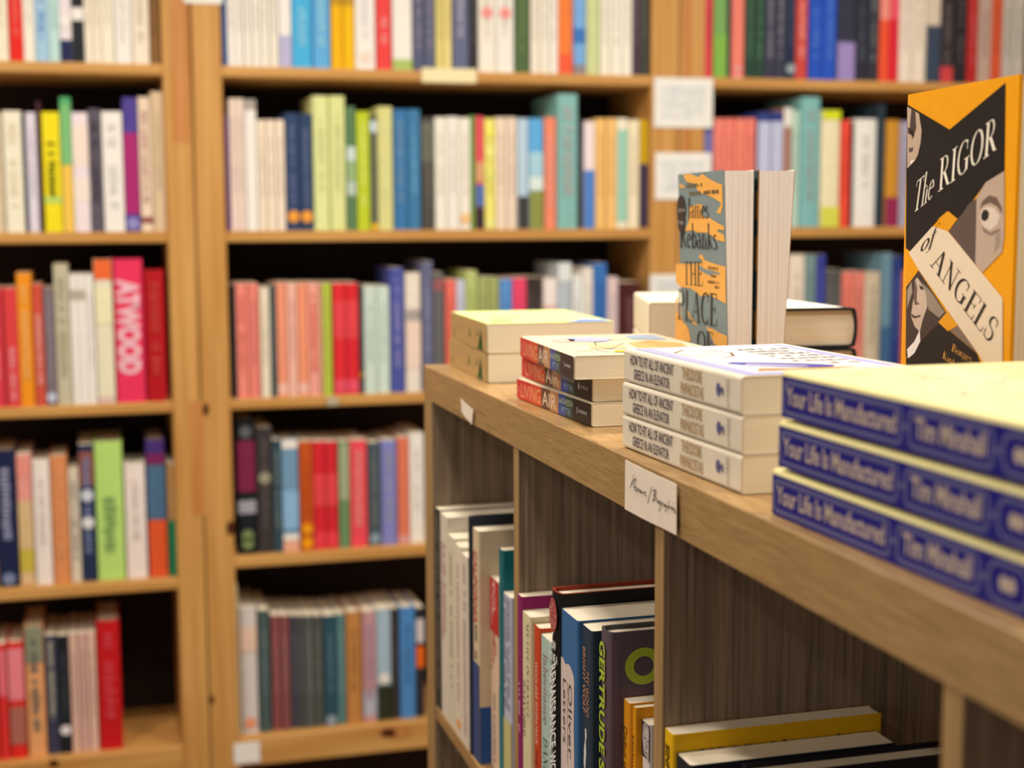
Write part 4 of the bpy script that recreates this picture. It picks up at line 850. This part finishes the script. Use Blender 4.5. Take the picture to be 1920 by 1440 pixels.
# ------------------------------------------------------------------ books standing in the cells
def row(y_start, xs0, items, group, cell):
    """items: (px_left, px_right_of_spine, px_top, D, cover, kind, label, fn)"""
    xs = xs0; yn = y_start
    for k, (l, rr_, top, D, cov, kind, lab, fn) in enumerate(items):
        SPX[0] = (l+rr_)/2
        if not k: yn = y_start
        xs = onY(l, 1300, yn).x; ya = yn
        ye = onX(rr_, 1300, xs).y
        W = max(.003, ya-ye-.0006); zt_ = onX(l, top, xs).z; H = zt_-ZC-.0006
        M = frame(Vector((xs, ya, ZC+.0003)), Vector((0, -1, 0)), Vector((1, 0, 0)), Vector((0, 0, 1)))
        r = make_book('hardcover_book' if kind == 'hard' else 'paperback_book', M, W, min(D, XB-xs-.004), H, cov, lab, kind, group=group, page=PAGE, board={'black hardcover with pink': mat('8c3420'), 'grey brown hardcover with': mat('4c4a46')}.get(' '.join(lab.split()[:4])))
        if fn: fn(r, W, D, H, .0022 if kind == 'hard' else .0004)
        yn = ye
def sp(fnc):
    def g(r, W, D, H, off):
        M = r.matrix_world
        P = Print(); P.Z = lambda py: spine_uv(M, SPX[0], py)[1]; fnc(P, W, H, D)
        if P.v: P.build('spine_title', r, (0, 0, 0), (1, 0, 0), (0, 0, 1), off)
    return g
SPX = [0]
def tt(t_, y0, y1, x0, h, c, serif=False, bold=0):
    """text down the spine between photo rows y0 and y1"""
    return lambda P, W, H, D: P.text(t_, (W*x0, P.Z(y0)), (W*x0, max(.002, P.Z(y1))), (W*h, 0), mat(c), serif=serif, bold=bold)
def multi(*fs):
    def g(P, W, H, D):
        for f in fs: f(P, W, H, D)
    return g
def bnd(y0, y1, c): return lambda P, W, H, D: P.rect(.0003, max(.0005, P.Z(y1)), W-.0003, min(H-.0005, P.Z(y0)), mat(c), -.0001)
def scr(y0, y1, x0, x1, c, rows=1, seed=1): return lambda P, W, H, D: P.scribble(W*x0, W*x1, max(.003, P.Z(y1)), min(H-.003, P.Z(y0)), mat(c), seed=seed, rows=rows)
def calif(r, W, D, H, off):
    M = r.matrix_world; Z = lambda py: spine_uv(M, 893, py)[1]
    P = Print(); P.text('CALIFORNIA', (W*.2, Z(1034)), (W*.2, Z(1170)), (W*.6, 0), mat('c04838'), bold=.02)
    P.rect(.0003, .0005, W-.0003, Z(1242), mat('3c4c78')); P.scribble(W*.3, W*.75, Z(1235), Z(1172), mat('4c3c34'), seed=46)
    P.build('spine_title', r, (0, 0, 0), (1, 0, 0), (0, 0, 1), off)
    C = Print(); C.rect(.0005, .0005, D-.001, cover_uv(M, W, 910, 1326)[1], mat('2c5088')); C.build('cover_art', r, (W, 0, 0), (0, 1, 0), (0, 0, 1), .0003)
# far cell
row(1.5910, 0, [
 (818.5, 827, 952, .150, mat('3c3830'), 'paper', 'dark spined tall book at the far end of the far cell', sp(scr(970, 1290, .3, .7, '8c7c68', seed=41))),
 (828, 841, 962, .135, mat('dccab0'), 'paper', 'tall pale paperback beside the dark spined book, far cell', sp(scr(1020, 1200, .2, .8, 'c08c80', 2, 42))),
 (841, 854, 1001, .130, mat('d8c8a8'), 'paper', 'cream paperback with brown print, third in far cell', sp(scr(1040, 1300, .3, .7, 'b8a080', seed=43))),
 (854, 866, 1018, .130, mat('e0ccae'), 'paper', 'cream paperback with orange dot at its foot, far cell', sp(multi(scr(1060, 1320, .3, .7, 'b8a088', seed=44), lambda P, W, H, D: P.disc(W*.5, P.Z(1357), W*.35, mat('f0a050'), ry=.005)))),
 (866, 879, 1036, .130, mat('dcc8b0'), 'paper', 'pinkish cream paperback left of the black hardcover, far cell', sp(scr(1060, 1380, .3, .7, 'b89c90', seed=45))),
 (880.5, 887.5, 968, .170, mat('20242c'), 'hard', 'slim black hardcover with blue top edge, far cell', None),
 (888, 899, 989, .150, mat('d8bc94'), 'paper', 'thick tan paperback with red title and blue foot, far cell', calif),
 (920, 935.5, 1079, .135, mat('e0bc98'), 'paper', 'red and cream paperback with slanted script, far cell', sp(multi(bnd(1082, 1188, 'c8302c'), lambda P, W, H, D: P.text('PINK', (W*.15, P.Z(1110)), (W*.15, P.Z(1180)), (W*.6, W*.7), mat('f0b0a0')), lambda P, W, H, D: P.text('WHITE', (W*.15, P.Z(1195)), (W*.15, P.Z(1262)), (W*.6, W*.7), mat('c84838')), scr(1300, 1430, .4, .6, '8c7c70', 1, 47)))),
 (936, 944, 1027, .140, mat('0c6468'), 'paper', 'teal paperback, tallest at the near end of the far cell', sp(bnd(1292, 1480, '2c7474'))),
 (944.5, 959, 1109, .130, mat('c0bcc0'), 'paper', 'short speckled grey paperback, last in the far cell', sp(multi(scr(1120, 1330, .1, .9, '8c8494', 3, 48), bnd(1350, 1480, 'c8b878')))),
], 'books in the far cell', 1)
# middle cell
def gertrude(r, W, D, H, off):
    M = r.matrix_world; Z = lambda py: spine_uv(M, 1132, py)[1]; lime = mat('b4c23c')
    P = Print(); P.text('GERTRUDE', (W*.22, Z(1200)), (W*.22, Z(1412)), (W*.54, 0), lime, bold=.03)
    P.text('STEIN', (W*.22, Z(1422)), (W*.22, Z(1560)), (W*.54, 0), lime, bold=.03)
    P.build('spine_title', r, (0, 0, 0), (1, 0, 0), (0, 0, 1), off)
    C = Print(); cx_, cz_ = cover_uv(M, W, 1206.7, 1248.5)
    R1 = cover_uv(M, W, 1206.7, 1213.8)[1]-cz_; R2 = R1*.53; RX = cx_-cover_uv(M, W, 1171.7, 1248.5)[0]; q = RX/R1 if .7 < RX/R1 < 1.5 else 1
    for i in range(40):
        a, b = 2*math.pi*i/40, 2*math.pi*(i+1)/40
        C.poly([(cx_+q*R1*math.cos(a), cz_+R1*math.sin(a)), (cx_+q*R1*math.cos(b), cz_+R1*math.sin(b)), (cx_+q*R2*math.cos(b), cz_+R2*math.sin(b)), (cx_+q*R2*math.cos(a), cz_+R2*math.sin(a))], mat('b4c038'))
    C.build('cover_art', r, (W, 0, 0), (0, 1, 0), (0, 0, 1), .0003)
def flower(P, W, H, D):
    z1, z0 = P.Z(1121), P.Z(1186); c = (z0+z1)/2; h = (z1-z0)/2
    R = random.Random(3); P.disc(W*.46, c, W*.40, mat('a84c44'), -.0001, ry=h)
    for i in range(70):
        a = R.uniform(0, 6.28); q = R.uniform(0, 1)**.5; P.disc(W*.46+W*.36*q*math.cos(a), c+h*.94*q*math.sin(a), .0009, mat('e8a090' if i % 2 else 'c86458'), 0, n=8)
    P.rect(W*.36, z0-.002, W*.5, z0, mat('e8d8c0'))
    w = mat('f0e8d8')
    P.text('HOW', (W*.12, P.Z(1217)), (W*.76, P.Z(1217)), (0, P.Z(1200)-P.Z(1217)), w, bold=.02); P.text('TO BE A', (W*.06, P.Z(1239)), (W*.94, P.Z(1239)), (0, P.Z(1224)-P.Z(1239)), w, bold=.02)
    P.text('RENAISSANCE', (W*.15, P.Z(1256)), (W*.15, P.Z(1412)), (W*.62, W*.35), w, bold=.02); P.text('WOMAN', (W*.15, P.Z(1420)), (W*.15, P.Z(1500)), (W*.62, W*.35), w, bold=.02)
def sacks(P, W, H, D):
    z = P.Z(1248); k = .004
    P.poly([(W*.02, H*.02), (W*.02, z+k*.3), (W*.12, z+k*.6), (W*.3, z-k*.4), (W*.5, z+k*.3), (W*.66, z-k*.2), (W*.8, z-k*1.2), (W*.84, z-k*2.4), (W*.82, z-.05), (W*.85, z-.07), (W*.84, H*.02)], mat('d8c0b0'), -.0001)
    ik = mat('3c302c'); P.text('Oliver', (W*.50, P.Z(1281)), (W*.50, P.Z(1421)), (W*.22, 0), ik); P.text('Letters', (W*.16, P.Z(1281)), (W*.16, P.Z(1402)), (W*.20, 0), ik)
    P.scribble(W*.42, W*.47, P.Z(1440), P.Z(1281), ik, seed=8)
def wolf(P, W, H, D):
    P.text('BRIGHT WOLF', (W*.20, P.Z(1216)), (W*.20, P.Z(1338)), (W*.28, 0), mat('c08860'), bold=.01); P.text('MY GOOD', (W*.54, P.Z(1258)), (W*.54, P.Z(1342)), (W*.28, 0), mat('c08860'), bold=.01)
    Z = P.Z; P.poly([(W*.42, Z(1368)), (W*.55, Z(1366)), (W*.6, Z(1378)), (W*.52, Z(1392)), (W*.56, Z(1412)), (W*.45, Z(1450)), (W*.3, Z(1436)), (W*.34, Z(1404)), (W*.44, Z(1388))], mat('d8d0c4'))
def portrait(P, W, H, D):
    Z = P.Z
    P.rect(.0002, Z(1422), W-.0002, H-.0006, mat('3c3230'), -.0001)
    P.poly([(W*.10, Z(1385)), (W*.22, Z(1362)), (W*.55, Z(1354)), (W*.98, Z(1360)), (W*.98, Z(1425)), (W*.3, Z(1415))], mat('a89890'), 0)
    P.poly([(W*.35, Z(1395)), (W*.42, Z(1370)), (W*.7, Z(1362)), (W*.98, Z(1368)), (W*.98, Z(1410)), (W*.6, Z(1418))], mat('c8b8ac'), .0001)
    P.rect(W*.42, Z(1385), W*.7, Z(1383), mat('4c403c'), .0002); P.rect(W*.8, Z(1387), W*.98, Z(1385), mat('4c403c'), .0002); P.poly([(W*.7, Z(1385)), (W*.82, Z(1402)), (W*.62, Z(1402))], mat('8c7c74'), .0002); P.rect(W*.5, Z(1411), W*.88, Z(1409), mat('54443e'), .0002)
row(1.2403, 0, [
 (970, 979, 1112, .130, mat('8c2058'), 'paper', 'narrow magenta paperback against the divider, middle cell', sp(scr(1280, 1372, .3, .7, 'e0a8b8', 1, 50))),
 (979.5, 995, 1144, .130, mat('dcc898'), 'paper', 'cream paperback about France beside the magenta one, middle cell', sp(multi(tt('MY LIFE IN FRANCE', 1166, 1345, .58, .24, '685848', True), tt('JULIA CHILD', 1278, 1385, .15, .26, '584838', True)))),
 (1001.5, 1012.5, 1169, .130, mat('cc4420'), 'paper', 'orange red paperback with white lettering, middle cell', sp(multi(tt('WOOLGAR FITZPATRICK', 1241, 1397, .28, .42, 'f0c8a0'), tt('THE', 1405, 1436, .28, .42, '5c2014')))),
 (1014, 1033, 1187, .130, mat('b0c0ac'), 'paper', 'mint paperback with pink and green lettering, middle cell', sp(multi(tt('Inheritance', 1226, 1360, .28, .42, 'a86878', True), tt('DANI', 1384, 1446, .28, .42, '3c4c48', True)))),
 (1033.5, 1051.5, 1100, .160, mat('161414'), 'hard', 'black hardcover with pink flower and white script, middle cell', sp(flower)),
 (1052, 1082.5, 1139, .150, mat('3c6890'), 'paper', 'thick blue paperback with torn white paper title, middle cell', sp(sacks)),
 (1090, 1109, 1168, .150, mat('2c3844'), 'paper', 'dark navy paperback with a white wolf shape, middle cell', sp(wolf)),
 (1125, 1144, 1172, .160, mat('645054'), 'hard', 'grey brown hardcover with lime lettering and ring, middle cell', gertrude),
 (1168, 1181, 1308, .128, mat('e09018'), 'paper', 'orange paperback left of its twin, middle cell', sp(tt('Debut of', 1364, 1450, .2, .5, '5c3c10'))),
 (1185.5, 1192, 1322, .128, mat('e49418'), 'paper', 'orange paperback right of its twin, beside the portrait book', sp(tt('Debut', 1380, 1450, .2, .5, '5c3c10'))),
 (1204, 1219, 1347, .128, mat('e0d0bc'), 'paper', 'small paperback with a grey portrait spine, nearest the divider', sp(portrait)),
], 'books in the middle cell', 2)
# near cell
def yellow(r, W, D, H, off):
    M = r.matrix_world; Z = lambda py: spine_uv(M, 1254, py)[1]
    P = Print(); P.text('SINNER', (W*.28, Z(1397)), (W*.28, Z(1482)), (W*.42, 0), mat('382c10'), bold=.03); P.build('spine_title', r, (0, 0, 0), (1, 0, 0), (0, 0, 1), off)
    u0, z0 = cover_uv(M, W, 1313, 1401); u1 = cover_uv(M, W, 1600, 1371)[0]
    C = Print(); C.scribble(u0, u1, z0-.009, z0, mat('40340c'), seed=77, rows=1, along='h'); C.build('cover_title', r, (W, 0, 0), (0, 1, 0), (0, 0, 1), .0003)
row(.8893, 0, [
 (1245.5, 1263, 1363, .155, mat('e8b010'), 'paper', 'yellow paperback against the divider in the near cell', yellow),
 (1268.5, 1296, 1412, .150, mat('24242c'), 'paper', 'black paperback with pale page tops beside the yellow one', None),
 (1388, 1420, 1432, .165, mat('1c1c20'), 'hard', 'black hardcover set back in the near cell', None),
], 'books in the near cell', 3)
